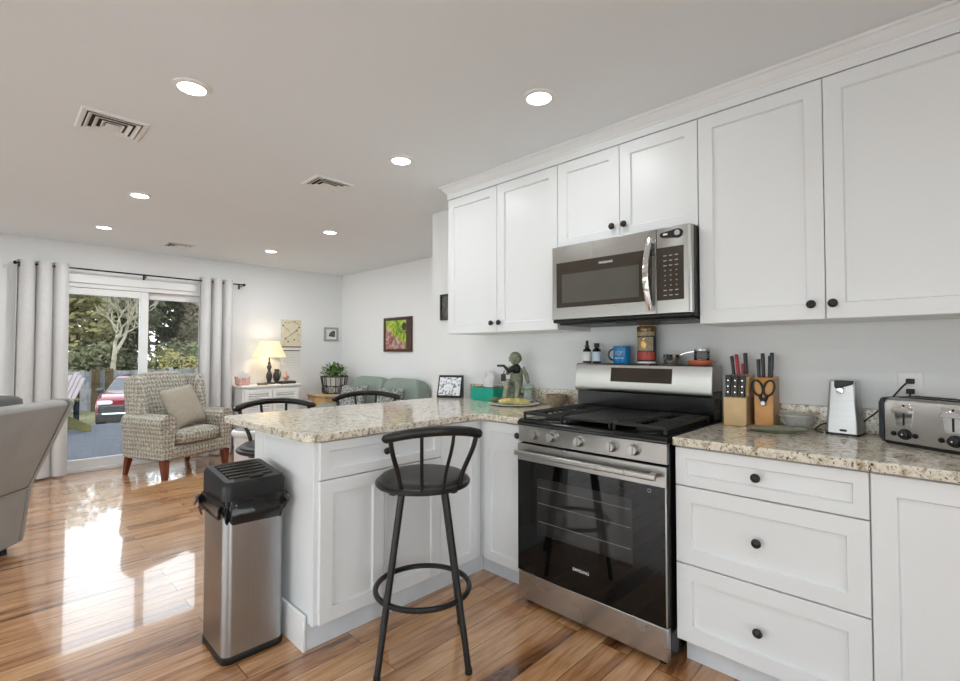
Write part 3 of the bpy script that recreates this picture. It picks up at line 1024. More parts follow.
b.prism(P, lambda a, c, y: (1.842 + a, y, 0.757 + c), 0.838, 1.556)
for y in (0.862, 1.532):
    b.box(1.845, 1.886, y - 0.012, y + 0.012, 0.748, 0.766)
b.build('handle', 'steel', door, 40)
text_mesh('SAMSUNG', 'lettering', 'white_print', door, (1.8840, 1.207, 0.266), (0, -1, 0), (0, 0, 1), 0.0185)
b = MB(t)
b.tube([(1.8838, 0.882 + 0.007 * math.cos(a), 0.692 + 0.007 * math.sin(a)) for a in [k * PI / 8 for k in range(16)]], 0.0007, 6, loop=True)
b.build('door_symbol', 'grey_print', door)
b = MB(t)
b.box(1.889, 1.917, RY0, RY1, 0.030, 0.161)
b.build('storage_drawer', 'steel_h', t, bevel=0.003)
for x, y in ((1.94, RY0 + 0.04), (1.94, RY1 - 0.04), (2.48, RY0 + 0.04), (2.48, RY1 - 0.04)):
    b = MB(t); b.lathe([(0.018, 0), (0.018, 0.036)], (x, y, 0), (0, 0, 1), 12)
    b.build('foot', 'black_plastic', t)
# backguard: black riser, steel console with rounded lower corners, display
b = MB(t)
b.box(2.435, 2.548, RY0, RY1, 0.917, 1.06)
b.build('riser', 'black_glossy', t, bevel=0.003)
b = MB(t)
pr = [(2.418, 1.032), (2.405, 1.045), (2.402, 1.06), (2.420, 1.182), (2.427, 1.190), (2.550, 1.190), (2.550, 1.061), (2.43, 1.061), (2.43, 1.032)]
b.prism(pr, lambda a, c, y: (a, y, c), RY0, RY1)
con = b.build('console', 'steel', t, 30, bevel=0.003)
def onc(y, z, n):      # a point on the sloping console face
    f = (z - 1.06) / (1.182 - 1.06)
    return (2.402 + 0.018 * f - n, y, z)
b = MB(t)
b.hexa([onc(1.345, 1.092, -0.001), onc(1.005, 1.092, -0.001), onc(1.005, 1.168, -0.001), onc(1.345, 1.168, -0.001), onc(1.345, 1.092, 0.0015), onc(1.005, 1.092, 0.0015), onc(1.005, 1.168, 0.0015), onc(1.345, 1.168, 0.0015)])
b.build('display', 'mw_glass', con, 0)
# burners and grates
for x, y, rr_ in ((2.03, 1.44, 0.042), (2.29, 1.44, 0.034), (2.03, 0.945, 0.046), (2.29, 0.945, 0.034)):
    b = MB(t)
    b.lathe([(rr_ + 0.012, 0.9166), (rr_ + 0.010, 0.921), (rr_, 0.922), (rr_, 0.928), (rr_ - 0.006, 0.931), (0, 0.932)], (x, y, 0), (0, 0, 1), 24)
    b.build('burner', 'iron', t)
for y0, y1 in ((1.325, 1.562), (0.824, 1.062)):
    b = MB(t)
    x0, x1 = 1.915, 2.405
    z0, z1 = 0.936, 0.951
    w = 0.006
    for y in (y0, y1 - 2 * w):
        b.box(x0, x1, y, y + 2 * w, z0, z1)
    for x in (x0, (x0 + x1) / 2 - w, x1 - 2 * w):
        b.box(x, x + 2 * w, y0 + 2 * w, y1 - 2 * w, z0, z1)
    ym = (y0 + y1) / 2
    for k in range(10):
        x = x0 + 0.045 + k * 0.0445
        if abs(x - (x0 + x1) / 2) < 0.015:
            continue
        b.box(x - 0.004, x + 0.004, y0 + 2 * w, ym - 0.028, z0 + 0.003, z1 + 0.002)
        b.box(x - 0.004, x + 0.004, ym + 0.028, y1 - 2 * w, z0 + 0.003, z1 + 0.002)
    for x in (x0, x1 - 2 * w):
        for y in (y0, y1 - 2 * w):
            b.box(x, x + 2 * w, y, y + 2 * w, 0.9166, z0)
    b.build('grate', 'iron', t, bevel=0.002)
b = MB(t)
b.box(1.915, 2.405, 1.067, 1.320, 0.936, 0.948)
for x in (1.92, 2.385):
    for y in (1.075, 1.30):
        b.box(x, x + 0.012, y, y + 0.012, 0.9166, 0.936)
b.build('griddle_plate', 'iron', t, bevel=0.003)

# ------------------------------------------------------------------ microwave
MX = 2.150
MY0, MY1, MZ0, MZ1 = 0.803, 1.564, 1.408, 1.8205
t = thing('microwave', 'stainless over-the-range microwave with bowed handle', 'microwave', (2.35, 1.18, MZ0))
b = MB(t)
b.box(MX + 0.03, XW - 0.002, MY0, MY1, MZ0 + 0.004, MZ1)
b.build('body', 'black_plastic', t, bevel=0.003)
b = MB(t)
b.box(MX + 0.075, XW - 0.01, MY0 + 0.012, MY1 - 0.012, MZ0 - 0.006, MZ0 + 0.0035)
b.build('bottom_grille', 'black_plastic', t, bevel=0.002)
SEAM = 0.963
MR = 1.545
def front(y0, y1, z0, z1, n0, n1, b):
    b.box(MX - n1, MX - n0, y0, y1, z0, z1)
fz0 = 1.428
b = MB(t)
b.prism([(MX, MR), (MX, SEAM + 0.001), (MX + 0.029, SEAM + 0.001), (MX + 0.029, MR + 0.016), (MX + 0.012, MR + 0.012)], lambda a, y, z: (a, y, z), fz0, MZ1)
mdoor = b.build('door', 'steel', t, 30, bevel=0.002)
b = MB(t)
b.prism([(MX, SEAM - 0.001), (MX, 0.822), (MX + 0.003, 0.814), (MX + 0.010, 0.807), (MX + 0.029, 0.804), (MX + 0.029, SEAM - 0.001)], lambda a, y, z: (a, y, z), fz0, MZ1)
pan = b.build('control_panel', 'steel', t, 30, bevel=0.002)
b = MB(t)
b.prism([(MX + 0.016, MY1 - 0.010), (MX + 0.016, MY0 + 0.012), (MX + 0.0295, MY0 + 0.004), (MX + 0.0295, MY1 - 0.004)], lambda a, y, z: (a, y, z), MZ0 + 0.006, fz0 - 0.001)
b.build('lower_trim', 'black_plastic', t, bevel=0.002)
b = MB(t); front(0.985, 1.519, 1.490, 1.731, 0, 0.002, b)
b.build('door_glass', 'mw_glass', mdoor, 0)
b = MB(t); front(1.047, 1.483, 1.514, 1.667, 0.002, 0.0027, b)
b.build('window', 'mw_window', mdoor, 0)
text_mesh('FRIGIDAIRE', 'lettering', 'white_print', mdoor, (MX - 0.0025, 1.222, 1.702), (0, -1, 0), (0, 0, 1), 0.0155)
b = MB(t)
hp = []
for i in range(13):
    s = i / 12
    hp.append((MX - 0.012 - 0.040 * math.sin(PI * s), 0.989 + 0.004 * math.sin(PI * s), 1.444 + s * (1.779 - 1.444)))
rows = []
for p in hp:
    rows.append([(p[0] + a, p[1] + c, p[2]) for a, c in rrect(-0.006, 0.006, -0.014, 0.014, 0.005, 3)])
b.loft(rows)
b.box(MX - 0.014, MX, 0.977, 1.002, 1.444, 1.466)
b.box(MX - 0.014, MX, 0.977, 1.002, 1.757, 1.779)
b.build('handle', 'chrome', mdoor, 40)
b = MB(t); front(0.838, 0.961, 1.488, 1.729, 0, 0.002, b)
kp = b.build('keypad', 'mw_glass', pan, 0)
b = MB(t)
for r_ in range(9):
    z = 1.690 - r_ * 0.0225
    for c_ in range(3):
        y = 0.922 - c_ * 0.026
        w = 0.0032 if 3 <= r_ <= 6 else 0.0075
        front(y - w, y + w, z - 0.0018, z + 0.0018, 0.002, 0.0024, b)
b.build('key_marks', 'grey_print', pan, 0)
# magnetic clip on the microwave
cl = thing('bag_clip', 'black magnetic bag clip stuck on the upper right of the microwave', 'clip', (MX, 0.887, 1.785))
b = MB(cl)
P = [(0.036 * math.cos(a) * (1 if math.cos(a) > 0 else 1) , 0) for a in (0,)]
outl = [(-0.044 + 0.011 * math.cos(a), 0.011 * math.sin(a)) for a in [PI / 2 + k * PI / 6 for k in range(7)]] + [(0.026 + 0.022 * math.cos(a), 0.020 * math.sin(a)) for a in [-PI / 2 + k * PI / 8 for k in range(9)]]
b.prism(outl, lambda u, v, n: (MX - 0.0005 - n, 0.887 - u, 1.785 + v), 0, 0.012)
b.build('clip_body', 'black_plastic', cl, bevel=0.003)
b = MB(cl)
b.lathe([(0.012, 0.0125), (0.013, 0.014), (0.011, 0.016), (0.0, 0.0165)], (MX, 0.861, 1.785), (-1, 0, 0), 20)
b.build('magnet_ring', 'grey_print', cl)
b = MB(cl); b.box(MX - 0.0136, MX - 0.0127, 0.905, 0.925, 1.781, 1.789)
b.build('print', 'white_print', cl, 0)

# ------------------------------------------------------------------ bar stools
def make_stool(label, loc, rz):
    t = thing('bar_stool', label, 'bar stool', loc, rz, 'black metal bar stools')
    zs = 0.688
    for k in range(4):
        a = math.radians(34 + 90 * k)
        p0 = Vector((0.122 * math.cos(a), 0.122 * math.sin(a), zs))
        p1 = Vector((0.248 * math.cos(a), 0.248 * math.sin(a), 0.012))
        b = MB(); b.tube([p0, p1], [0.0145, 0.0125], 14)
        leg = b.build('leg', 'black_metal', t)
        b = MB(); b.lathe([(0.0135, 0.0), (0.0145, 0.004), (0.0138, 0.022)], (p1.x, p1.y, 0), (0, 0, 1), 14)
        b.build('foot_cap', 'black_plastic', leg)
    b = MB(); b.tube([(0.196 * math.cos(a), 0.196 * math.sin(a), 0.265) for a in [2 * PI * k / 48 for k in range(48)]], 0.0115, 10, loop=True)
    b.build('footrest_ring', 'black_metal', t)
    b = MB()
    b.lathe([(0.085, 0.672), (0.10, 0.676), (0.10, 0.690), (0.085, 0.692)], seg=28)
    for k in range(2):
        a = math.radians(34 + 90 * k)
        b.obox((0, 0, 0.690), (math.cos(a), math.sin(a), 0), (-math.sin(a), math.cos(a), 0), (0, 0, 1), 0.18, 0.012, 0.004)
    b.build('swivel_plate', 'black_metal', t)
    b = MB(); b.tube([(0.188 * math.cos(a), 0.188 * math.sin(a), 0.708) for a in [2 * PI * k / 56 for k in range(56)]], 0.0125, 10, loop=True)
    b.build('seat_ring', 'black_metal', t)
    b = MB(); b.lathe([(0.0, 0.699), (0.178, 0.699), (0.185, 0.706), (0.188, 0.716), (0.185, 0.727), (0.173, 0.737), (0.145, 0.744), (0.10, 0.748), (0.0, 0.750)], seg=48)
    b.build('seat_cushion', 'vinyl', t, 50)
    A = math.radians(50)
    rp = []
    for i in range(33):
        s = -1 + 2 * i / 32
        a = -PI / 2 + A * s
        rp.append((0.25 * math.cos(a), -0.022 + 0.25 * math.sin(a), 0.958 - 0.036 * s * s))
    b = MB(); b.tube(rp, [0.010] + [0.019] * 31 + [0.010], 14)
    b.build('back_rail', 'black_metal', t, 50)
    for s, r_ in ((-0.62, 0.0095), (-0.21, 0.0070), (0.21, 0.0070), (0.62, 0.0095)):
        a0 = -PI / 2 + math.radians(64) * s
        a1 = -PI / 2 + A * s * 1.36
        p0 = Vector((0.189 * math.cos(a0), 0.189 * math.sin(a0), 0.712))
        zt = 0.958 - 0.036 * (s * 1.36) ** 2
        p1 = Vector((0.25 * math.cos(a1), -0.022 + 0.25 * math.sin(a1), zt))
        pts = []
        for i in range(13):
            f = i / 12
            e = f * f * (3 - 2 * f)
            q = p0.lerp(p1, e)
            q.z = p0.z + (p1.z - p0.z) * f
            pts.append(q)
        b = MB(); b.tube(pts, r_, 10)
        b.build('spindle', 'black_metal', t, 50)
    return t
st = make_stool('black metal bar stool with padded seat standing in front of the peninsula', (1.305, 1.612, 0), math.radians(-27))
q = dup(st, (1.235, 2.845, 0), math.radians(166), 'black bar stool tucked behind the peninsula near its free end')
q.scale = (1.24, 1.24, 0.977)
q = dup(st, (1.845, 2.845, 0), math.radians(154), 'black bar stool behind the peninsula with its back rail before the sofa')
q.scale = (1.24, 1.24, 0.99)

# ------------------------------------------------------------------ bin
t = thing('trash_can', 'tall stainless trash can with black lid at the peninsula end', 'trash can', (0.798, 2.222, 0))
x0, x1, y0, y1 = 0.675, 0.921, 2.085, 2.360
b = MB(t)
b.loft([[(x, y, z) for x, y in rrect(x0 - e, x1 + e, y0 - e, y1 + e, 0.035)] for e, z in ((0.001, 0), (0.003, 0.004), (0.003, 0.026), (0.0, 0.030))])
b.build('base', 'black_plastic', t, 40)
b = MB(t)
b.loft([[(x, y, z) for x, y in rrect(x0, x1, y0, y1, 0.034, 8)] for z in (0.0302, 0.10, 0.25, 0.4, 0.55, 0.640)])
b.build('body', 'steel_can', t, 40)
rnd = random.Random(3)
n = 96
base = rrect(x0 - 0.004, x1 + 0.004, y0 - 0.004, y1 + 0.004, 0.036, 23)
cx, cy = (x0 + x1) / 2, (y0 + y1) / 2
ph = [rnd.uniform(0, 6) for _ in range(6)]
secs = []
for j, (z, e) in enumerate(((0.650, 0.002), (0.634, 0.010), (0.618, 0.015), (0.598, 0.016), (0.578, 0.010))):
    row = []
    for i, (x, y) in enumerate(base):
        dd_ = Vector((x - cx, y - cy, 0)).normalized()
        a = 2 * PI * i / len(base)
        wob = (0.006 * math.sin(9 * a + ph[0] + j) + 0.005 * math.sin(23 * a + ph[1] + j * 1.7) + 0.003 * math.sin(31 * a + ph[2] - 2 * j)) * min(1, j * 0.6)
        zz = z + (j / 4) * (0.022 * math.sin(3 * a + ph[3]) + 0.016 * math.sin(8 * a + ph[4]))
        row.append((x + dd_.x * max(0.001, e + wob), y + dd_.y * max(0.001, e + wob), zz))
    secs.append(row)
b = MB(t)
b.loft(secs, cap=False)
for (kx, ky, dx, dy) in ((x0 - 0.008, 2.33, -1, 0.25), (0.90, y0 - 0.006, 0.75, -0.65)):
    d_ = Vector((dx, dy, 0)).normalized()
    s_ = Vector((-d_.y, d_.x, 0))
    for q in range(4):
        w = rnd.uniform(-0.6, 0.6)
        p0 = Vector((kx, ky, 0.632))
        tip = p0 + d_ * rnd.uniform(0.02, 0.035) + s_ * w * 0.04 + Vector((0, 0, rnd.uniform(-0.055, -0.005)))
        mid = (p0 + tip) / 2 + Vector((0, 0, 0.010))
        b.loft([[p0 + s_ * 0.010, p0 - s_ * 0.010, p0 - s_ * 0.010 + Vector((0, 0, -0.006)), p0 + s_ * 0.010 + Vector((0, 0, -0.006))],
                [mid + s_ * 0.016 + Vector((0, 0, 0.006)), mid - s_ * 0.014, mid - s_ * 0.014 + Vector((0, 0, -0.005)), mid + s_ * 0.016 + Vector((0, 0, -0.001))],
                [tip + s_ * 0.012, tip - s_ * 0.016, tip - s_ * 0.016 + Vector((0, 0, -0.004)), tip + s_ * 0.012 + Vector((0, 0, -0.004))]])
b.build('bag_liner', 'bag', t, 30)
# lid: skirt, sloping top with a louvred flap
def zt(y):
    return 0.722 + (y - y0) / (y1 - y0) * 0.030
b = MB(t)
R0 = rrect(x0 - 0.004, x1 + 0.004, y0 - 0.004, y1 + 0.004, 0.028, 6)
R1 = rrect(x0 + 0.003, x1 - 0.003, y0 + 0.003, y1 - 0.003, 0.024, 6)
R2 = rrect(x0 + 0.008, x1 - 0.008, y0 + 0.009, y1 - 0.008, 0.020, 6)
R3 = rrect(x0 + 0.032, x1 - 0.032, y0 + 0.045, y1 - 0.030, 0.006, 6)
b.loft([[(x, y, 0.650) for x, y in R0], [(x, y, zt(y) - 0.020) for x, y in R0], [(x, y, zt(y) - 0.004) for x, y in R1], [(x, y, zt(y)) for x, y in R2], [(x, y, zt(y)) for x, y in R3], [(x, y, zt(y) - 0.014) for x, y in R3]])
lid = b.build('lid', 'black_plastic', t, 30)
b = MB(t)
for k in range(5):
    yy = y0 + 0.060 + k * 0.038
    za = zt(yy)
    b.hexa([(x0 + 0.036, yy, za - 0.0138), (x1 - 0.036, yy, za - 0.0138), (x1 - 0.036, yy + 0.019, za - 0.0138), (x0 + 0.036, yy + 0.019, za - 0.0138),
            (x0 + 0.036, yy, za + 0.002), (x1 - 0.036, yy, za + 0.002), (x1 - 0.036, yy + 0.016, za + 0.004), (x0 + 0.036, yy + 0.016, za + 0.004)])
b.build('flap_slats', 'black_gloss_plastic', lid, bevel=0.0015)
b = MB(t)
b.obox((0.81, y0 + 0.036, zt(y0 + 0.036) + 0.0035), (1, 0, 0), (0, 1, 0.1), (0, 0, 1), 0.028, 0.008, 0.003)
b.build('latch', 'black_plastic', lid, bevel=0.002)

# ------------------------------------------------------------------ things on the peninsula corner
CT = CT1 + 0.0004
t = thing('smart_display', 'black smart display with pale mosaic screen at the counter corner', 'display', (2.395, 2.665, CT), math.radians(-62))
# local x along the lower edge, y towards the back
b = MB()
w, h, tl = 0.096, 0.165, 0.055
b.hexa([(-w, 0, 0), (w, 0, 0), (w, 0.075, 0), (-w, 0.075, 0), (-w, tl, h), (w, tl, h), (w, tl + 0.018, h), (-w, tl + 0.018, h)])
bd = b.build('case', 'black_plastic', t, bevel=0.004)
b = MB()
nrm = Vector((0, -h, tl)).normalized()
def sp(u, v, e):
    p = Vector((u, tl * v / h, v)) + nrm * e
    return p
b.hexa([sp(-w + 0.012, 0.018, -0.0005), sp(w - 0.012, 0.018, -0.0005), sp(w - 0.012, h - 0.016, -0.0005), sp(-w + 0.012, h - 0.016, -0.0005), sp(-w + 0.012, 0.018, 0.0008), sp(w - 0.012, 0.018, 0.0008), sp(w - 0.012, h - 0.016, 0.0008), sp(-w + 0.012, h - 0.016, 0.0008)])
b.build('screen', 'screen_art', t, 0)

t = thing('tissue_box', 'emerald green tissue box with white tissue, beside the smart display', 'tissue box', (2.478, 2.345, CT), math.radians(-3))
b = MB(); b.box(-0.058, 0.058, -0.115, 0.115, 0, 0.090)
b.build('carton', 'teal', t, bevel=0.002)
b = MB()
b.loft([[(0.0585 * a, 0.1155 * c, 0.0903) for a, c in ((-1, -1), (1, -1), (1, 1), (-1, 1))], [(0.0585 * a, 0.1155 * c, 0.0915) for a, c in ((-1, -1), (1, -1), (1, 1), (-1, 1))]])
b.build('carton_top', 'brown_card', t, 0)
b = MB()
rnd = random.Random(5)
for k in range(5):
    y = -0.045 + 0.022 * k
    ht = rnd.uniform(0.06, 0.11) if k != 1 else 0.115
    lean = rnd.uniform(-0.01, 0.02)
    b.sheet(lambda u, v: ((0.012 * math.sin(5 * u + k) + lean * v + 0.004 * k - 0.008, y + (u - 0.5) * 0.045 * (1 - 0.55 * v) + 0.006 * math.sin(7 * v + k), 0.0925 + ht * v), (1, 0.3 * math.sin(4 * u), 0)), 6, 8, 0.0012)
b.build('tissue', 'tissue', t, 60)

# plate, bananas
pl = thing('plate', 'white china plate under the bananas at the counter corner', 'plate', (2.378, 2.020, CT))
b = MB(); b.lathe([(0.0, 0.0), (0.125, 0.0), (0.135, 0.003), (0.165, 0.010), (0.166, 0.0125), (0.162, 0.0135), (0.136, 0.008), (0.0, 0.007)], seg=56)
b.build('dish', 'plate', pl, 40)
def banana(label, loc, rz, mat, curve, L, r_):
    t = thing('banana', label, 'banana', loc, rz, 'bananas on the white plate')
    pts, rs = [], []
    for i in range(15):
        s = i / 14
        a = (s - 0.5) * curve
        R = L / curve
        pts.append((R * math.sin(a), R * (1 - math.cos(a)), r_ + 0.004 * math.sin(PI * s)))
        rs.append(r_ * (0.30 + 0.70 * min(1, math.sin(PI * min(max(s * 0.92 + 0.04, 0), 1)) * 1.5)))
    b = MB(); b.tube(pts, rs, 8)
    b.build('fruit', mat, t, 30)
    e = Vector(pts[-1])
    d_ = (Vector(pts[-1]) - Vector(pts[-2])).normalized()
    b = MB(); b.tube([e - d_ * 0.002, e + d_ * 0.012 + Vector((0, 0, 0.002)), e + d_ * 0.026 + Vector((0, 0, 0.006))], [0.0055, 0.0045, 0.006], 8)
    b.build('stalk', 'banana_dark', t, 40)
banana('yellow spotted banana lying right across the white plate', (2.302, 1.955, CT + 0.0078), math.radians(-58), 'banana', 0.9, 0.20, 0.0195)
banana('blackened overripe banana at the left of the plate', (2.330, 2.100, CT + 0.0078), math.radians(-62), 'banana_dark', 0.8, 0.13, 0.0170)

# figurine of a seated child beside a pedestal
fg = thing('figurine', 'mossy stone figurine of a seated child beside a pedestal', 'figurine', (2.448, 2.055, CT + 0.0076), math.radians(-60))
fg.scale = (1.13, 1.13, 1.10)
b = MB()
b.squ((0.0, 0.0, 0.030), (0.060, 0.042, 0.030), 0.7, 0.7, 22, 10)
b.squ((-0.012, 0.012, 0.085), (0.040, 0.034, 0.045), 0.7, 0.8, 18, 10)
b.build('rock', 'patina', fg, 60)
b = MB()
# torso, shoulders, neck, head, arms and bent legs as overlapping tapered limbs
b.tube([(0.0, 0.005, 0.105), (0.0, 0.0, 0.150), (0.002, -0.004, 0.195), (0.0, -0.008, 0.225)], [0.036, 0.038, 0.034, 0.016], 14)
b.ball((-0.004, -0.014, 0.258), (0.031, 0.033, 0.037), 18)
b.ball((-0.008, -0.047, 0.252), (0.0055, 0.006, 0.007), 8)
for s in (-1, 1):
    b.ball((-0.006 + 0.012 * s, -0.044, 0.262), (0.0045, 0.003, 0.003), 8)
b.ball((-0.007, -0.0445, 0.237), (0.008, 0.004, 0.0025), 8)
for s in (-1, 1):
    b.ball((-0.004 + 0.030 * s, -0.012, 0.254), (0.005, 0.007, 0.009), 8)
b.tube([(0.034, -0.002, 0.208), (0.058, 0.000, 0.165), (0.072, -0.012, 0.115)], [0.016, 0.013, 0.009], 10)
b.tube([(-0.032, -0.004, 0.208), (-0.045, -0.028, 0.175), (-0.030, -0.055, 0.185)], [0.015, 0.012, 0.009], 10)
b.tube([(0.016, -0.005, 0.115), (0.020, -0.055, 0.118), (0.016, -0.062, 0.060), (0.014, -0.074, 0.018)], [0.023, 0.020, 0.014, 0.012], 10)
b.tube([(-0.018, -0.005, 0.115), (-0.040, -0.050, 0.128), (-0.052, -0.056, 0.070), (-0.058, -0.066, 0.012)], [0.023, 0.020, 0.015, 0.013], 10)
b.build('child_body', 'patina', fg, 60, sub=0)
b = MB()
for k in range(60):
    f = (k + 0.5) / 60
    cz = 1 - 1.25 * f
    a = k * 2.39996
    sr = math.sqrt(max(0, 1 - cz * cz))
    dx, dy = sr * math.cos(a), sr * math.sin(a)
    if dy < -0.25 and cz < 0.55:
        continue
    b.ball((-0.004 + 0.031 * dx, -0.012 + 0.033 * dy, 0.260 + 0.037 * cz), (0.0085, 0.0085, 0.0075), 8)
b.build('curly_hair', 'patina', fg, 60)
b = MB()
b.lathe([(0.036, 0.0), (0.036, 0.012), (0.028, 0.018), (0.026, 0.080), (0.030, 0.084), (0.040, 0.088), (0.040, 0.104), (0.0, 0.105)], (0.070, -0.016, 0.0), (0, 0, 1), 8)
b.build('pedestal', 'patina_pale', fg, 30)
b = MB()
b.tube([(-0.008, -0.045, 0.205), (-0.035, -0.060, 0.190), (-0.055, -0.066, 0.214), (-0.060, -0.066, 0.216)], [0.020, 0.013, 0.008, 0.008], 10)
b.obox((-0.078, -0.066, 0.220), (1, 0, 0), (0, 1, 0), (0, 0, 1), 0.022, 0.006, 0.007)
b.squ((0.006, -0.030, 0.200), (0.026, 0.020, 0.028), 0.8, 0.8, 14, 8)
b.obox((-0.066, -0.055, 0.150), (1, 0, 0.1), (0, 1, 0), (0, 0, 1), 0.013, 0.010, 0.022)
b.tube([(-0.066, -0.055, 0.170), (-0.058, -0.060, 0.192)], 0.003, 6)
b.build('black_bird', 'black_plastic', fg, 40)

bw = thing('stoneware_bowl', 'small brown speckled bowl between plate and range', 'bowl', (2.462, 1.745, CT))
b = MB(); b.lathe([(0.0, 0.0), (0.032, 0.0), (0.034, 0.004), (0.050, 0.018), (0.062, 0.045), (0.067, 0.076), (0.064, 0.077), (0.058, 0.046), (0.046, 0.022), (0.0, 0.012)], seg=40)
b.build('vessel', 'bowl_brown', bw, 50)

# ------------------------------------------------------------------ things on the range console (top at 1.19)
BG = 1.1906
def bottle(label, y, hb, dropper, lmat):
    t = thing('small_bottle', label, 'bottle', (2.49, y, BG), 0, 'small dark bottles on the range')
    b = MB(); b.lathe([(0.0, 0.0), (0.0235, 0.0), (0.025, 0.003), (0.025, hb * 0.62), (0.022, hb * 0.70), (0.010, hb * 0.78), (0.010, hb * 0.84), (0.0, hb * 0.84)], seg=28)
    b.build('glass', 'bottle', t, 40)
    b = MB(); b.lathe([(0.0253, 0.010), (0.0256, 0.011), (0.0256, hb * 0.58), (0.0253, hb * 0.585)], seg=28, cap=False)
    b.build('paper_label', lmat, t, 40)
    b = MB()
    if dropper:
        b.lathe([(0.0135, hb * 0.78), (0.0140, hb * 0.80), (0.0140, hb * 0.90), (0.010, hb * 0.91), (0.0085, hb * 1.00), (0.009, hb * 1.10), (0.005, hb * 1.17), (0, hb * 1.18)], seg=18)
    else:
        b.lathe([(0.0150, hb * 0.80), (0.0155, hb * 0.81), (0.0155, hb * 1.0), (0.0145, hb * 1.02), (0, hb * 1.02)], seg=18)
    b.build('dropper_cap' if dropper else 'screw_cap', 'black_plastic', t, 40)
bottle('small dark dropper bottle with white label, leftmost on the range console', 1.543, 0.112, True, 'label_w')
bottle('small dark screw-cap bottle beside the dropper bottle', 1.478, 0.112, False, 'label_b')

mg = thing('mug', 'bright blue mug with white print on the range console', 'mug', (2.487, 1.318, BG), math.radians(0))
b = MB(); b.lathe([(0.0, 0.0), (0.044, 0.0), (0.0465, 0.003), (0.0465, 0.094), (0.0455, 0.097), (0.0435, 0.096), (0.0425, 0.008), (0.0, 0.006)], seg=40)
b.build('cup', 'mug_blue', mg, 50)
b = MB(); b.tube([(-0.018 - 0.0, 0.040 + 0.030 * math.sin(a) + 0.002, 0.048 + 0.030 * math.cos(a)) for a in [k * PI / 12 for k in range(13)]], 0.0055, 10)
b.build('handle', 'mug_dark', mg, 50)
tx = text_mesh('ILY', 'print', 'white_print', mg, (0, 0, 0), (1, 0, 0), (0, 1, 0), 0.032, world=False)
for v in tx.data.vertices:
    a = PI + math.radians(8) + v.co.x / 0.0474
    v.co = Vector((0.0474 * math.cos(a), 0.0474 * math.sin(a), 0.056 + v.co.y))
b = MB()
for k in range(6):
    a = PI + math.radians(-22 + k * 12)
    b.lathe([(0.0466, 0.028), (0.0470, 0.028), (0.0470, 0.031), (0.0466, 0.031)], (0, 0, 0), (0, 0, 1), 1) if False else b.obox((0.0468 * math.cos(a), 0.0468 * math.sin(a), 0.029), (-math.sin(a), math.cos(a), 0), (math.cos(a), math.sin(a), 0), (0, 0, 1), 0.0035, 0.0004, 0.0018)
b.build('small_print', 'white_print', mg, 0)

tn = thing('decorative_tin', 'tall round printed tin with gold lid on the range console', 'tin', (2.487, 1.172, BG))
b = MB(); b.lathe([(0.0, 0.0), (0.048, 0.0), (0.049, 0.002), (0.049, 0.180), (0.0, 0.180)], seg=40)
b.build('can', 'tin_black', tn, 40)
b = MB(); b.lathe([(0.0505, 0.178), (0.0505, 0.192), (0.047, 0.199), (0.040, 0.202), (0.0, 0.202)], seg=40)
b.build('lid', 'tin_gold', tn, 40)
def wrap(b, a0, a1, z0, z1, r_=0.0494, n=14):
    """a printed patch on the tin between two angles (0 faces the room)"""
    def f(u, v):
        a = PI + math.radians(a0 + (a1 - a0) * u)
        return ((r_ * math.cos(a), r_ * math.sin(a), z0 + (z1 - z0) * v), (math.cos(a), math.sin(a), 0))
    b.sheet(f, n, 1, 0.0004)
b = MB(); wrap(b, -70, 80, 0.150, 0.172); wrap(b, -52, 60, 0.070, 0.142); 
b.build('cream_print', 'tin_cream', tn, 40)
b = MB(); wrap(b, -66, 78, 0.022, 0.064)
b.build('red_band', 'tin_red', tn, 40)
for q in ((-90, 90, 0.003, 0.012), (62, 66, 0.07, 0.142), (-58, -54, 0.07, 0.142)):
    b = MB(); wrap(b, *q)
    b.build('pale_border', 'label_w', tn, 40)
b = MB()
b.squ((-0.0495, -0.004, 0.104), (0.0012, 0.016, 0.026), 1, 1, 16, 8)
b.ball((-0.0495, -0.004, 0.134), (0.0012, 0.009, 0.009), 10)
b.build('printed_figure', 'tin_gold', tn, 60)

cu = thing('measuring_cup', 'small stainless measuring cup on the range console', 'cup', (2.485, 1.034, BG))
b = MB(); b.lathe([(0.0, 0.0), (0.038, 0.0), (0.041, 0.003), (0.042, 0.049), (0.0435, 0.051), (0.0405, 0.0505), (0.039, 0.005), (0.0, 0.003)], seg=36)
b.build('bowl', 'chrome', cu, 50)
b = MB(); b.sheet(lambda u, v: ((0.006 + (v - 0.5) * 0.016, -0.041 - 0.075 * u, 0.047 + 0.018 * u + 0.004 * math.sin(PI * u)), (0, -0.2, 1)), 10, 2, 0.0025)
b.build('handle', 'chrome', cu, 50)
ol = thing('orange_lid', 'burnt orange plastic lid under a glass jar on the range console', 'lid', (2.475, 0.888, BG))
b = MB(); b.lathe([(0.0, 0.0), (0.050, 0.0), (0.054, 0.003), (0.056, 0.012), (0.060, 0.014), (0.060, 0.021), (0.056, 0.023), (0.0, 0.023)], seg=40)
b.build('disc', 'orange', ol, 40)
jr = thing('glass_jar', 'little clear glass jar standing on the orange lid', 'jar', (2.475, 0.882, BG + 0.0232))
b = MB(); b.lathe([(0.0, 0.0), (0.033, 0.0), (0.036, 0.004), (0.036, 0.042), (0.032, 0.048), (0.032, 0.052), (0.0295, 0.052), (0.0295, 0.046), (0.033, 0.040), (0.033, 0.005), (0, 0.004)], seg=32)
b.build('jar_body', 'jar_glass', jr, 50)
b = MB()
b.lathe([(0.0325, 0.0445), (0.034, 0.045), (0.034, 0.056), (0.0325, 0.0562), (0.0, 0.0565)], seg=32)
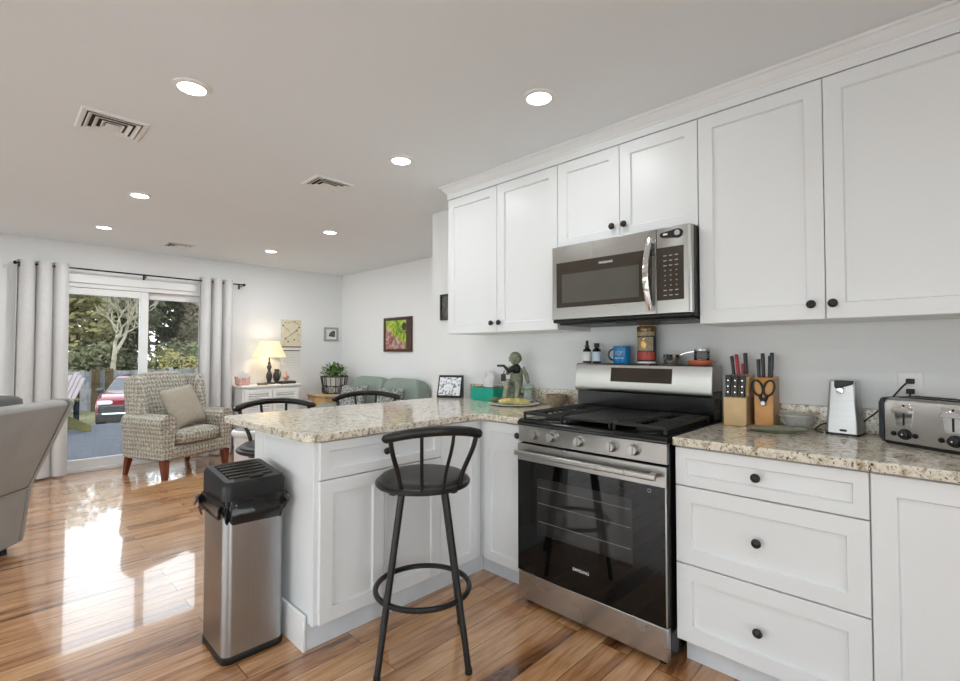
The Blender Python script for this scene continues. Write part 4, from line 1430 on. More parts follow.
b.build('screw_ring', 'steel', jr, 40)
b = MB()
for z in (0.012, 0.021, 0.030):
    b.tube([(0.0363 * math.cos(a), 0.0363 * math.sin(a), z) for a in [2 * PI * k / 32 for k in range(32)]], 0.0010, 6, loop=True)
b.build('ribs', 'chrome', jr, 50)

# ------------------------------------------------------------------ things on the right worktop
kb = thing('knife_block', 'pale maple knife block with steak knives, next to the range', 'knife block', (2.455, 0.712, CT))
b = MB(kb)
b.prism([(2.398, CT), (2.398, CT + 0.128), (2.438, CT + 0.140), (2.446, CT + 0.222), (2.515, CT + 0.235), (2.515, CT)], lambda a, z, y: (a, y, z), 0.664, 0.760)
b.build('block', 'maple', kb, bevel=0.002)
b = MB(kb); b.box(2.405, 2.510, 0.6622, 0.6638, CT + 0.002, CT + 0.130)
b.build('side_veneer', 'maple_side', kb, 0)
def knife(label, x, y, z, ln, w, mat, lean=0.1, rivets=3, tilt=0.0, group='knives in the maple block', flat=False, nm='kitchen_knife'):
    t = thing(nm, label, 'knife', (x, y, z), 0, group)
    d_ = Vector((lean, tilt, 1)).normalized()
    s_ = Vector((0, 1, 0)) if flat else Vector((1, 0, -lean)).normalized()
    s_ = (s_ - d_ * s_.dot(d_)).normalized()
    n_ = d_.cross(s_)
    th = 0.0065 if not flat else 0.007
    secs = []
    for f, k in ((0.0, 0.86), (0.08, 0.95), (0.35, 0.85), (0.7, 1.0), (0.92, 1.12), (1.0, 0.9)):
        c = d_ * ln * f
        secs.append([c + s_ * a + n_ * e for a, e in rrect(-w * k, w * k, -th, th, 0.0045, 2)])
    b = MB(); b.loft(secs)
    b.build('handle', mat, t, 40)
    b = MB(); b.obox(-d_ * 0.045, s_, n_, d_, w * 0.8, 0.0009, 0.0465)
    b.build('blade', 'steel', t, 0)
    if rivets:
        b = MB()
        ax = -n_ if flat else n_
        for k in range(rivets):
            c = d_ * ln * (0.22 + 0.27 * k)
            for s2 in (1, -1):
                b.lathe([(0.0036, th - 0.001), (0.0034, th + 0.0006), (0, th + 0.0008)], c, ax * s2, 10)
        b.build('rivets', 'chrome', t, 40)
    return t
for k, (y, wd) in enumerate(((0.743, 'leftmost'), (0.713, 'middle'), (0.683, 'rightmost'))):
    knife('black riveted steak knife, %s of the three facing front in the maple block' % wd, 2.412, y, CT + 0.131, 0.100, 0.0125, 'knife_black', 0.10, 3, 0, 'steak knives in the maple block', True, 'steak_knife')
knife('slim black knife at the rear left of the maple block', 2.475, 0.736, CT + 0.231, 0.088, 0.010, 'knife_black', 0.02, 0, 0.10)
knife('red-handled knife standing tallest in the maple block', 2.470, 0.714, CT + 0.231, 0.096, 0.010, 'knife_red', 0.02, 0, 0.10)
knife('short red-handled peeler behind the steak knives', 2.485, 0.699, CT + 0.233, 0.050, 0.009, 'knife_red', 0.02, 0, 0)
knife('large black knife at the rear right of the maple block', 2.480, 0.683, CT + 0.233, 0.100, 0.013, 'knife_black', 0.02, 0, 0.05)

kb = thing('knife_block', 'orange bamboo knife block with scissors hung on its front', 'knife block', (2.475, 0.602, CT))
b = MB(kb)
b.prism([(2.432, CT), (2.436, CT + 0.205), (2.450, CT + 0.222), (2.545, CT + 0.225), (2.545, CT)], lambda a, z, y: (a, y, z), 0.566, 0.640)
b.build('block', 'bamboo', kb, bevel=0.002)
b = MB(kb); b.box(2.437, 2.540, 0.5642, 0.5658, CT + 0.002, CT + 0.218)
b.build('side_veneer', 'maple_side', kb, 0)
for x, y, ln, wd in ((2.470, 0.628, 0.085, 'shortest, leftmost'), (2.480, 0.612, 0.112, 'second'), (2.495, 0.592, 0.100, 'third'), (2.472, 0.579, 0.115, 'rightmost')):
    knife('black knife handle in the bamboo block, %s of the four' % wd, x, y, CT + 0.220, ln, 0.011, 'knife_black', 0.02, 1, 0.03 if y > 0.6 else -0.03, 'black knives in the bamboo block')
sc = thing('scissors', 'black kitchen scissors in front of the bamboo block', 'scissors', (2.428, 0.602, CT + 0.115))
b = MB()
for s in (-1, 1):
    b.tube([(0, s * (0.012 + 0.024 * math.sin(a)) + 0.0, 0.060 + 0.036 * -math.cos(a)) for a in [2 * PI * k / 28 for k in range(28)]] if False else
           [(0, s * (0.023 + 0.021 * math.sin(a) - 0.006 * math.cos(a)), 0.062 - 0.034 * math.cos(a)) for a in [2 * PI * k / 28 for k in range(28)]], 0.0045, 8, loop=True)
    b.tube([(0, s * 0.016, 0.030), (0, s * 0.006, 0.008), (0, -s * 0.003, -0.012)], [0.0065, 0.008, 0.008], 8)
b.build('handles', 'black_plastic', sc, 50)
b = MB(); b.lathe([(0.012, -0.001), (0.012, 0.006), (0.009, 0.009), (0, 0.009)], (-0.002, 0, -0.006), (-1, 0, 0), 18)
b.build('pivot', 'steel', sc, 40)

ds = thing('oval_dish', 'low oval grey-green glass dish in front of the knife blocks', 'dish', (2.335, 0.535, CT), math.radians(-62))
b = MB()
b.lathe([(0.0, 0.0), (0.075, 0.0), (0.080, 0.003), (0.112, 0.014), (0.118, 0.018), (0.116, 0.020), (0.106, 0.017), (0.078, 0.007), (0.0, 0.006)], seg=48, sx=1.0, sy=0.52)
b.build('glass_body', 'glass_dish', ds, 50)
gb = thing('glass_bowl', 'clear pressed-glass bowl against the backsplash', 'bowl', (2.478, 0.486, CT))
b = MB(); b.lathe([(0.0, 0.0), (0.032, 0.0), (0.034, 0.006), (0.044, 0.016), (0.058, 0.040), (0.061, 0.052), (0.066, 0.056), (0.068, 0.062), (0.064, 0.066), (0.060, 0.060), (0.055, 0.042), (0.041, 0.019), (0.030, 0.010), (0.0, 0.008)], seg=40)
b.build('vessel', 'bowl_glass', gb, 40)
b = MB()
for k in range(24):
    a = 2 * PI * k / 24
    p = [(0.0345, 0.006), (0.0445, 0.016), (0.0585, 0.040), (0.0615, 0.052)]
    b.tube([(r_ * math.cos(a), r_ * math.sin(a), z) for r_, z in p], 0.0016, 5)
b.build('flutes', 'bowl_glass', gb, 50)

op = thing('can_opener', 'silver electric can opener beside the toaster', 'can opener', (2.478, 0.316, CT), math.radians(-5))
b = MB()
def osec(z, fx, hy, bx):
    return [(x, y, z) for x, y in rrect(fx, bx, -hy, hy, 0.012, 5)]
b.loft([osec(0.008, -0.050, 0.056, 0.052), osec(0.05, -0.048, 0.0545, 0.050), osec(0.12, -0.045, 0.050, 0.044), osec(0.19, -0.042, 0.0465, 0.038), osec(0.2165, -0.041, 0.0455, 0.036), osec(0.221, -0.036, 0.041, 0.030)])
b.build('housing', 'silver_paint', op, 40)
b = MB(); b.loft([osec(0.0, -0.051, 0.057, 0.053), osec(0.0078, -0.051, 0.057, 0.053)])
b.build('base', 'black_plastic', op, 40)
b = MB()
b.prism([(0.022, 0.196), (0.016, 0.187), (0.002, 0.192), (-0.038, 0.207), (-0.042, 0.2215), (0.022, 0.2215)], lambda y, z, n: (-0.0425 - n, y, z), 0.0, 0.016)
b.build('lever', 'black_plastic', op, bevel=0.003)
b = MB(); b.lathe([(0.014, 0.0), (0.014, 0.006), (0.011, 0.010), (0.0, 0.011)], (-0.043, 0.004, 0.180), (-1, 0, 0), 20)
b.build('magnet', 'chrome', op, 40)
b = MB(); b.squ((-0.0492, -0.004, 0.020), (0.0014, 0.013, 0.0048), 0.6, 0.8, 18, 8)
b.build('badge', 'black_plastic', op, 50)

ts = thing('toaster', 'four-slice stainless toaster with black ends at the right edge', 'toaster', (2.335, 0.180, CT), math.radians(-121))
L, D_, H_ = 0.285, 0.195, 0.168
b = MB()
b.prism([(0.0, 0.012), (0.0, H_ - 0.02), (0.006, H_ - 0.006), (0.020, H_), (D_ - 0.020, H_), (D_ - 0.006, H_ - 0.006), (D_, H_ - 0.02), (D_, 0.012)], lambda y, z, x: (x, y, z), 0.0, L)
b.build('shell', 'steel', ts, 40, bevel=0.002)
b = MB(); b.box(0.0, L, 0.006, D_ - 0.006, 0.0, 0.0118)
b.build('base', 'black_plastic', ts, bevel=0.002)
for xa, xb in ((-0.030, -0.0003), (L + 0.0003, L + 0.030)):
    b = MB()
    sg = 1 if xa < 0 else -1
    xi, xo = (xb, xa) if xa < 0 else (xa, xb)
    def es(x, e):
        return [(x, y, z) for y, z in rrect(-0.003 + e, D_ + 0.003 - e, 0.002 + e * 0.5, H_ + 0.003 - e, 0.020, 4)]
    b.loft([es(xi, 0), es(xi + (xo - xi) * 0.55, 0.002), es(xi + (xo - xi) * 0.85, 0.010), es(xo, 0.022)])
    b.build('end_cap', 'toaster_end', ts, 40)
b = MB()
for y in (0.045, 0.125):
    for x in (0.018, 0.150):
        b.box(x, x + 0.115, y, y + 0.034, H_ + 0.0003, H_ + 0.004)
b.build('slot_frames', 'black_plastic', ts, bevel=0.001)
for xc in (0.066, 0.214):
    b = MB()
    b.prism([(-0.034, 0.150), (0.034, 0.150), (0.024, 0.068), (-0.024, 0.068)], lambda x, z, n: (xc + x, -0.0002 - n, z), 0.0, 0.002)
    b.build('lever_recess', 'chrome', ts, bevel=0.0006)
    b = MB(); b.box(xc - 0.003, xc + 0.003, -0.0032, -0.0024, 0.074, 0.148)
    b.build('lever_slot', 'black_plastic', ts, 0)
    b = MB()
    b.prism(arc((0, 0), 0.033, PI * 0.12, PI * 0.88, 10) + [(-0.028, 0.002), (0.028, 0.002)], lambda x, z, n: (xc + x, -0.0035 - n, 0.118 + z * 0.75), 0.0, 0.016)
    b.build('lever', 'chrome', ts, 40, bevel=0.002)
    b = MB(); b.lathe([(0.020, 0.0), (0.020, 0.004), (0.0165, 0.006), (0.0155, 0.016), (0.013, 0.018), (0.0, 0.018)], (xc + 0.004, -0.0003, 0.043), (0, -1, 0), 24)
    dl = b.build('dial', 'black_plastic', ts, 40)
    b = MB(); b.ball((xc + 0.004, -0.0186, 0.043), (0.003, 0.0008, 0.003), 10)
    b.build('dial_mark', 'white_print', dl, 50)
    for dx in (-0.034, 0.036):
        b = MB(); b.lathe([(0.0085, 0.0), (0.0085, 0.005), (0.006, 0.008), (0.0, 0.008)], (xc + dx, -0.0003, 0.041), (0, -1, 0), 16)
        b.build('button', 'black_plastic', ts, 40)

ou = thing('wall_outlet', 'white double wall outlet with two plugs behind the toaster', 'outlet', (XW, 0.116, 1.115))
b = MB(ou); b.box(XW - 0.006, XW - 0.0003, 0.078, 0.154, 1.057, 1.172)
b.build('cover_plate', 'white_plastic', ou, bevel=0.002)
b = MB(ou)
for z in (1.137, 1.097):
    b.prism(rrect(-0.016, 0.016, -0.014, 0.014, 0.008), lambda y, zz, n: (XW - 0.0062 - n, 0.116 + y, z + zz), 0.0, 0.0015)
b.build('sockets', 'white_plastic', ou, 40)
def cord(nm, label, plug, pts):
    t = thing(nm, label, 'cord', plug, 0, 'black appliance cords')
    x, y, z = plug
    b = MB(t)
    b.obox((x - 0.011, y, z), (1, 0, 0), (0, 1, 0), (0, 0, 1), 0.011, 0.013, 0.010)
    b.build('plug', 'cord', t, bevel=0.003)
    b = MB(t)
    P = [Vector(p) for p in pts]
    Q = []
    for i in range(len(P) - 1):
        p0 = P[max(0, i - 1)]; p1 = P[i]; p2 = P[i + 1]; p3 = P[min(len(P) - 1, i + 2)]
        for k in range(6):
            u = k / 6
            Q.append(0.5 * ((2 * p1) + (p2 - p0) * u + (2 * p0 - 5 * p1 + 4 * p2 - p3) * u * u + (3 * p1 - p0 - 3 * p2 + p3) * u ** 3))
    Q.append(P[-1])
    b.tube(Q, 0.0032, 8)
    b.build('wire', 'cord', t, 50)
cord('power_cord', 'black cord from upper plug, running behind the can opener', (XW - 0.0078, 0.116, 1.137), [(XW - 0.031, 0.116, 1.137), (XW - 0.045, 0.135, 1.120), (XW - 0.035, 0.20, 1.03), (XW - 0.034, 0.275, 0.955), (XW - 0.045, 0.33, 0.935), (XW - 0.04, 0.39, 0.945), (2.50, 0.42, 0.925), (2.45, 0.405, 0.919), (2.44, 0.385, 0.919)])
cord('power_cord', 'black cord from lower plug, hanging behind the toaster', (XW - 0.0078, 0.116, 1.097), [(XW - 0.031, 0.116, 1.097), (XW - 0.040, 0.116, 1.05), (XW - 0.035, 0.10, 0.97), (XW - 0.05, 0.06, 0.920), (2.51, 0.03, 0.919)])
# small picture on the kitchen wall end
t = thing('picture_frame', 'small dark framed picture beside the left wall cabinet', 'picture', (XW, 2.86, 1.61))
b = MB(t)
fw = 0.014
for y0, y1, z0, z1 in ((2.78, 2.945, 1.510, 1.510 + fw), (2.78, 2.945, 1.718 - fw, 1.718), (2.78, 2.78 + fw, 1.524, 1.704), (2.945 - fw, 2.945, 1.524, 1.704)):
    b.box(XW - 0.020, XW - 0.0005, y0, y1, z0, z1)
b.build('frame', 'frame_black', t, bevel=0.002)
b = MB(t); b.box(XW - 0.010, XW - 0.0008, 2.794, 2.931, 1.524, 1.704)
b.build('print', 'dark_photo', t, 0)

# ------------------------------------------------------------------ living room
# wing armchair, turned a little towards the kitchen
t = thing('wing_armchair', 'patterned wing armchair in front of the patio door', 'armchair', (1.448, 5.93, 0), math.radians(23))
t.scale = (1.03, 1.02, 1.02)
for x, y, nm in ((-0.335, -0.27, 0), (0.335, -0.27, 0), (-0.33, 0.25, 1), (0.33, 0.25, 1)):
    b = MB()
    k = 0.034 if not nm else 0.028
    lean = 0.05 if nm else -0.012
    b.loft([[(x + a * k * 0.62, y + lean + c * k * 0.62, 0.0) for a, c in ((-1, -1), (1, -1), (1, 1), (-1, 1))], [(x + a * k, y + c * k, 0.185) for a, c in ((-1, -1), (1, -1), (1, 1), (-1, 1))]])
    b.build('leg', 'mahogany', t, bevel=0.003)
b = MB(); b.squ((0, 0.01, 0.245), (0.375, 0.315, 0.075), 0.25, 0.22, 32, 10)
b.build('seat_frame', 'trellis', t, 50)
b = MB(); b.squ((0, -0.06, 0.385), (0.262, 0.285, 0.078), 0.45, 0.35, 32, 12)
b.build('seat_cushion', 'trellis', t, 60)
R_ = Matrix.Rotation(math.radians(-11), 3, 'X')
b = MB()
b.squ((0, 0.235, 0.66), (0.285, 0.075, 0.365), 0.35, 0.42, 32, 16, R_)
b.build('backrest', 'trellis', t, 60)
for s in (-1, 1):
    b = MB()
    b.squ((0.318 * s, 0.170, 0.735), (0.050, 0.130, 0.265), 0.45, 0.5, 20, 14, Matrix.Rotation(math.radians(-9), 3, 'X'))
    b.build('wing', 'trellis', t, 60)
    b = MB()
    prof_ = [(-0.058, 0.20), (0.058, 0.20), (0.062, 0.36), (0.072, 0.47)] + [(0.084 * math.cos(a), 0.540 + 0.084 * math.sin(a)) for a in [k * PI / 12 - 0.35 for k in range(17)] if a < PI + 0.36] + [(-0.072, 0.47), (-0.062, 0.36)]
    secs = []
    for y, k in ((-0.315, 0.90), (-0.308, 0.97), (-0.295, 1.0), (0.10, 1.0), (0.26, 0.96)):
        secs.append([(0.325 * s + a * k, y, 0.20 + (z - 0.20) * (0.985 + 0.015 * k)) for a, z in prof_])
    b.loft(secs)
    b.build('arm', 'trellis', t, 45)
t = thing('cushion', 'taupe square cushion leaning in the patterned wing armchair', 'cushion', (1.468, 5.83, 0.470), math.radians(34))
b = MB()
Rm = Matrix.Rotation(math.radians(-24), 3, 'X') @ Matrix.Rotation(math.radians(-6), 3, 'Y')
def pil(b, c, h, th, mat):
    c = Vector(c)
    def f(sg):
        def g(u, v):
            a, e = 2 * u - 1, 2 * v - 1
            k = (1 - a ** 4) * (1 - e ** 4)
            pin = 1 - 0.06 * (1 - abs(a) ** 2) * abs(e) ** 3
            return Vector((a * h * (1 - 0.07 * (1 - e * e) * abs(a) ** 3), sg * (0.004 + th * max(0, k) ** 0.5), e * h * pin))
        return g
    N_ = 16
    for sg in (-1, 1):
        fn = f(sg)
        grid = [[b.bm.verts.new(c + mat @ fn(i / N_, j / N_)) for j in range(N_ + 1)] for i in range(N_ + 1)]
        for i in range(N_):
            for j in range(N_):
                b.bm.faces.new((grid[i][j], grid[i + 1][j], grid[i + 1][j + 1], grid[i][j + 1]))
    bmesh.ops.remove_doubles(b.bm, verts=b.bm.verts, dist=0.009)
pil(b, (0, 0, 0.215), 0.222, 0.062, Rm)
b.build('cushion_cover', 'pillow', t, 70)

# curtain rod and curtains
ROD_Y, ROD_Z = 6.425, 2.112
t = thing('curtain_rod', 'thin black curtain rod above the patio door', 'curtain rod', (1.22, ROD_Y, ROD_Z))
b = MB(t); b.tube([(0.19, ROD_Y, ROD_Z + 0.008), (2.265, ROD_Y, ROD_Z)], 0.0085, 12)
b.build('rod', 'black_metal', t, 50)
for x, s in ((0.19, -1), (2.265, 1)):
    b = MB(t); b.lathe([(0.009, 0.0), (0.016, 0.004), (0.018, 0.016), (0.012, 0.026), (0, 0.028)], (x, ROD_Y, ROD_Z + (0.008 if s < 0 else 0)), (s, 0, 0), 16)
    b.build('finial', 'black_metal', t, 50)
for x in (0.205, 1.23, 2.25):
    b = MB(t)
    b.box(x - 0.006, x + 0.006, ROD_Y - 0.004, YW - 0.0003, ROD_Z - 0.026, ROD_Z - 0.016)
    b.box(x - 0.010, x + 0.010, YW - 0.006, YW - 0.0002, ROD_Z - 0.05, ROD_Z + 0.02)
    b.tube([(x, ROD_Y - 0.004, ROD_Z - 0.021), (x, ROD_Y - 0.012, ROD_Z - 0.008)], 0.005, 8)
    b.build('bracket', 'black_metal', t)
def curtain(label, x0, x1, folds, seed):
    rnd = random.Random(seed)
    t = thing('curtain', label, 'curtain', ((x0 + x1) / 2, ROD_Y, 0.02), 0, 'grey linen curtains')
    ph = rnd.uniform(0, 1)
    W = x1 - x0
    zt_, zb = ROD_Z + 0.045, 0.02
    def f(u, v):
        flare = 1 + 0.06 * (1 - v)
        x = (x0 + x1) / 2 + (u - 0.5) * W * flare
        a = 2 * PI * folds * u
        amp = 0.062 * (0.85 + 0.15 * v)
        y = ROD_Y + amp * math.sin(a) * (1 + 0.12 * math.sin(3.1 * u * folds + 4 * v))
        x += 0.0205 * math.cos(a) + 0.008 * (1 - v) * math.sin(a + 5 * ph)
        nx = -amp * math.cos(a) * 2 * PI * folds / W
        return (x, y, zb + (zt_ - zb) * v), (nx, 1, 0)
    b = MB(t)
    b.sheet(f, folds * 22, 8, 0.003)
    b.build('drape', 'curtain', t, 70)
    for k in range(folds * 2):
        u = (k + 0.5) / (folds * 2)
        u = k / (folds * 2) + 0.0
        if u <= 0.01:
            continue
        x = (x0 + x1) / 2 + (u - 0.5) * W
        b = MB(t)
        b.tube([(x, ROD_Y + 0.019 * math.cos(a), ROD_Z + 0.002 + 0.019 * math.sin(a)) for a in [2 * PI * q / 20 for q in range(20)]], 0.0045, 6, loop=True)
        b.build('grommet', 'bronze', t, 50)
curtain('grey linen curtain panel left of the patio door, behind the recliner', 0.168, 0.553, 3, 1)
curtain('grey linen curtain panel right of the patio door, beside the white cabinet', 1.752, 2.125, 3, 2)

# white louvred cabinet with a lamp
cx, cy = 2.535, 6.325
t = thing('side_cabinet', 'white louvre-door cabinet under the table lamp', 'cabinet', (cx, cy, 0))
b = MB(t); b.box(cx - 0.355, cx + 0.355, cy - 0.170, cy + 0.185, 0.07, 0.818)
for sx in (-0.355, 0.305):
    for sy in (-0.17, 0.135):
        b.box(cx + sx, cx + sx + 0.05, cy + sy, cy + sy + 0.05, 0, 0.0699)
b.build('carcass', 'trim', t, bevel=0.003)
b = MB(t); b.box(cx - 0.375, cx + 0.375, cy - 0.197, cy + 0.19, 0.819, 0.845)
b.build('top', 'trim', t, bevel=0.006)
for x0 in (cx - 0.335, cx + 0.005):
    b = MB(t)
    w = 0.330
    z0, z1 = 0.10, 0.79
    yf = cy - 0.190
    b.box(x0, x0 + 0.045, yf, yf + 0.018, z0, z1)
    b.box(x0 + w - 0.045, x0 + w, yf, yf + 0.018, z0, z1)
    for a, c in ((z0, z0 + 0.05), (0.50, 0.545), (z1 - 0.05, z1)):
        b.box(x0 + 0.045, x0 + w - 0.045, yf, yf + 0.018, a, c)
    dd = b.build('door', 'trim', t, bevel=0.002)
    b = MB(t)
    for za, zb in ((z0 + 0.05, 0.50), (0.545, z1 - 0.05)):
        n_ = int((zb - za) / 0.030)
        for k in range(n_):
            z = za + (k + 0.5) * (zb - za) / n_
            b.obox((x0 + w / 2, yf + 0.010, z), (1, 0, 0), (0, 0.8, 0.6), (0, -0.6, 0.8), w / 2 - 0.0455, 0.010, 0.003)
    b.build('louvre_slats', 'trim', dd, bevel=0.001)
CTOP = 0.8454
lp = thing('table_lamp', 'table lamp with glowing cream shade and black turned base', 'lamp', (2.565, 6.325, CTOP))
b = MB(); b.lathe([(0.0, 0.0), (0.075, 0.0), (0.077, 0.008), (0.070, 0.016), (0.030, 0.022), (0.022, 0.035), (0.030, 0.055), (0.038, 0.085), (0.036, 0.12), (0.022, 0.155), (0.015, 0.18), (0.022, 0.195), (0.030, 0.215), (0.026, 0.235), (0.012, 0.255), (0.020, 0.265), (0.020, 0.272), (0.009, 0.285), (0.009, 0.36), (0.0, 0.36)], seg=28)
b.build('base', 'pewter', lp, 50)
b = MB()
b.lathe([(0.205, 0.345), (0.112, 0.560), (0.110, 0.560), (0.203, 0.345)], seg=48, cap=False)
b.build('lamp_shade', 'shade', lp, 50)
b = MB(); b.ball((0, 0, 0.405), (0.028, 0.028, 0.042), 16)
b.build('bulb', 'bulb', lp, 60)
b = MB()
b.tube([(0.1095 * math.cos(a), 0.1095 * math.sin(a), 0.5595) for a in [2 * PI * k / 40 for k in range(40)]], 0.003, 6, loop=True)
b.tube([(-0.109, 0, 0.559), (0, 0, 0.552), (0.109, 0, 0.559)], 0.002, 6)
b.tube([(0, 0, 0.36), (0, 0, 0.552)], 0.003, 6)
b.build('shade_ring', 'bronze', lp, 50)
ld = bpy.data.lights.new('table_lamp_light', 'POINT')
ld.energy = TABLE_LAMP_W
ld.color = (1.0, 0.80, 0.55)
ld.shadow_soft_size = 0.05
lo = bpy.data.objects.new('table_lamp_light', ld)
COL.objects.link(lo)
lo.location = (2.565, 6.325, CTOP + 0.50)

t = thing('letter_rack', 'pink scalloped letter rack holding white cards, left on the white cabinet', 'letter rack', (2.225, 6.29, CTOP))
b = MB()
b.squ((0, 0, 0.010), (0.078, 0.042, 0.010), 0.4, 0.6, 22, 6)
for y in (-0.038, 0.030):
    pts = [(-0.075, 0.015), (0.075, 0.015)] + [(0.082 - 0.164 * k / 16, 0.075 + 0.020 * abs(math.cos(PI * k / 8)) + 0.022 * (abs(k - 8) / 8) ** 3) for k in range(17)]
    b.prism(pts, lambda x, z, n: (x, y + n, z), 0.0, 0.010)
b.build('rack', 'pink', t, 40)
b = MB()
b.obox((-0.030, -0.008, 0.100), (1, 0, 0), (0, 1, 0.15), (0, -0.15, 1), 0.042, 0.0012, 0.078)
b.obox((0.025, 0.008, 0.085), (1, 0, 0), (0, 1, 0.1), (0, -0.1, 1), 0.046, 0.0012, 0.063)
b.build('cards', 'paper', t, 0)
t = thing('pitcher', 'dark pewter pitcher between lamp base and pink ornament', 'pitcher', (2.695, 6.405, CTOP))
b = MB(); b.lathe([(0.0, 0.0), (0.032, 0.0), (0.035, 0.006), (0.026, 0.02), (0.040, 0.05), (0.046, 0.085), (0.040, 0.125), (0.026, 0.155), (0.030, 0.185), (0.026, 0.187), (0.0, 0.150)], seg=24)
b.build('vessel', 'pewter', t, 50)
b = MB(); b.tube([(0.024 + 0.030 * math.sin(a), 0, 0.115 + 0.055 * math.cos(a)) for a in [k * PI / 10 for k in range(11)]], 0.0055, 8)
b.build('handle', 'pewter', t, 50)
t = thing('ornament', 'small round pink and cream ornament on the white cabinet', 'ornament', (2.775, 6.30, CTOP + 0.0325))
b = MB()
b.lathe([(0.0, 0.0), (0.022, 0.0), (0.024, 0.006), (0.014, 0.012), (0.034, 0.032), (0.040, 0.055), (0.032, 0.082), (0.014, 0.098), (0.010, 0.106), (0.0, 0.110)], seg=20)
b.build('body', 'pink', t, 50)
b = MB(); b.ball((0, 0, 0.116), 0.010, 10)
b.build('finial', 'pink', t)
t = thing('book', 'flat black book lying at the right end of the white cabinet', 'book', (2.765, 6.26, CTOP), math.radians(6))
b = MB(); b.box(-0.098, 0.098, -0.070, 0.080, 0, 0.004); b.box(-0.098, 0.098, -0.070, 0.080, 0.027, 0.032); b.box(-0.098, 0.098, 0.075, 0.080, 0.004, 0.027)
b.build('cover', 'black_plastic', t, bevel=0.001)
b = MB(); b.box(-0.094, 0.094, -0.066, 0.074, 0.0045, 0.0265)
b.build('pages', 'pewter', t, 0)
t = thing('notebook', 'yellow-green notebook beside the lamp base', 'notebook', (2.435, 6.215, CTOP), math.radians(-12))
b = MB(); b.box(-0.050, 0.050, -0.068, 0.068, 0.002, 0.016)
b.build('pages', 'leaf_yellow', t, bevel=0.001)
b = MB(); b.box(-0.053, 0.053, -0.070, 0.070, 0.0165, 0.019); b.box(-0.053, 0.053, -0.070, 0.070, 0.0, 0.0018)
b.build('cover', 'black_plastic', t, 0)

# calendar and small picture on the wall
t = thing('wall_calendar', 'cream wall calendar with plant picture, hung beside the lamp', 'calendar', (2.945, YW, 1.40))
m, nt, bs = new_mat('calendar_picture')
tc = N(nt, 'ShaderNodeTexCoord')
wv = N(nt, 'ShaderNodeTexNoise', Scale=16.0, Detail=3.0)
nt.links.new(tc.outputs['Object'], wv.inputs['Vector'])
rp_ = ramp(nt, [(0.30, (0.30, 0.22, 0.12)), (0.36, (0.70, 0.62, 0.44)), (0.62, (0.78, 0.72, 0.56)), (0.70, (0.52, 0.50, 0.42))])
nt.links.new(wv.outputs['Fac'], rp_.inputs[0])
nt.links.new(rp_.outputs[0], bs.inputs['Base Color'])
bs.inputs['Roughness'].default_value = 0.6
M['calendar'] = m
b = MB(t); b.box(2.80, 3.085, YW - 0.003, YW - 0.0004, 1.335, 1.705)
b.build('picture_page', 'calendar', t, 0)
b = MB(t)
b.box(2.80, 3.085, YW - 0.004, YW - 0.0004, 1.058, 1.3345)
b.build('date_page', 'tin_cream' if False else 'paper', t, 0)
b = MB(t)
for k in range(8):
    x = 2.815 + k * 0.0365
    b.box(x - 0.001, x + 0.001, YW - 0.0048, YW - 0.0041, 1.075, 1.255)
for k in range(6):
    z = 1.075 + k * 0.036
    b.box(2.815, 3.0705, YW - 0.0048, YW - 0.0041, z - 0.001, z + 0.001)
b.build('grid_lines', 'grey_print', t, 0)
for pts in (((2.83, 1.62), (2.90, 1.56), (2.95, 1.50), (3.05, 1.60)), ((2.86, 1.45), (2.93, 1.49), (3.02, 1.55)), ((2.84, 1.66), (2.98, 1.68), (3.06, 1.64))):
    b = MB(t); b.tube([(x, YW - 0.0034, z) for x, z in pts], 0.0022, 6)
    b.build('drawn_stem', 'pewter', t, 50)
for x, z in ((3.055, 1.605), (2.865, 1.44), (2.90, 1.40), (2.985, 1.43), (3.025, 1.555), (2.83, 1.625)):
    b = MB(t); b.ball((x, YW - 0.0034, z), (0.011, 0.0012, 0.010), 10)
    b.build('drawn_flower', 'pewter', t, 60)
b = MB(t); b.box(2.80, 3.085, YW - 0.006, YW - 0.0042, 1.322, 1.336); b.box(2.815, 3.07, YW - 0.005, YW - 0.0042, 1.272, 1.284)
b.build('binding', 'pewter', t, 0)
t = thing('picture_frame', 'small silver-framed picture on the wall above the plant', 'picture', (3.545, YW, 1.52))
b = MB(t)
fx0, fx1, fz0_, fz1 = 3.43, 3.655, 1.418, 1.622
for q in ((fx0, fx1, fz0_, fz0_ + 0.03), (fx0, fx1, fz1 - 0.03, fz1), (fx0, fx0 + 0.03, fz0_ + 0.03, fz1 - 0.03), (fx1 - 0.03, fx1, fz0_ + 0.03, fz1 - 0.03)):
    b.box(q[0], q[1], YW - 0.018, YW - 0.0004, q[2], q[3])
b.build('frame', 'steel', t, bevel=0.003)
b = MB(t); b.box(fx0 + 0.03, fx1 - 0.03, YW - 0.008, YW - 0.0006, fz0_ + 0.03, fz1 - 0.03)
b.build('mount', 'paper', t, 0)
b = MB(t)
b.prism([(3.500, 1.490), (3.600, 1.480), (3.605, 1.560), (3.590, 1.575), (3.555, 1.565), (3.520, 1.540)], lambda x, z, n: (x, YW - 0.0083 - n, z), 0, 0.0006)
b.prism([(3.530, 1.497), (3.562, 1.493), (3.562, 1.530), (3.540, 1.535)], lambda x, z, n: (x, YW - 0.0091 - n, z), 0, 0.0004)
b.build('drawing', 'dark_photo', t, 0)

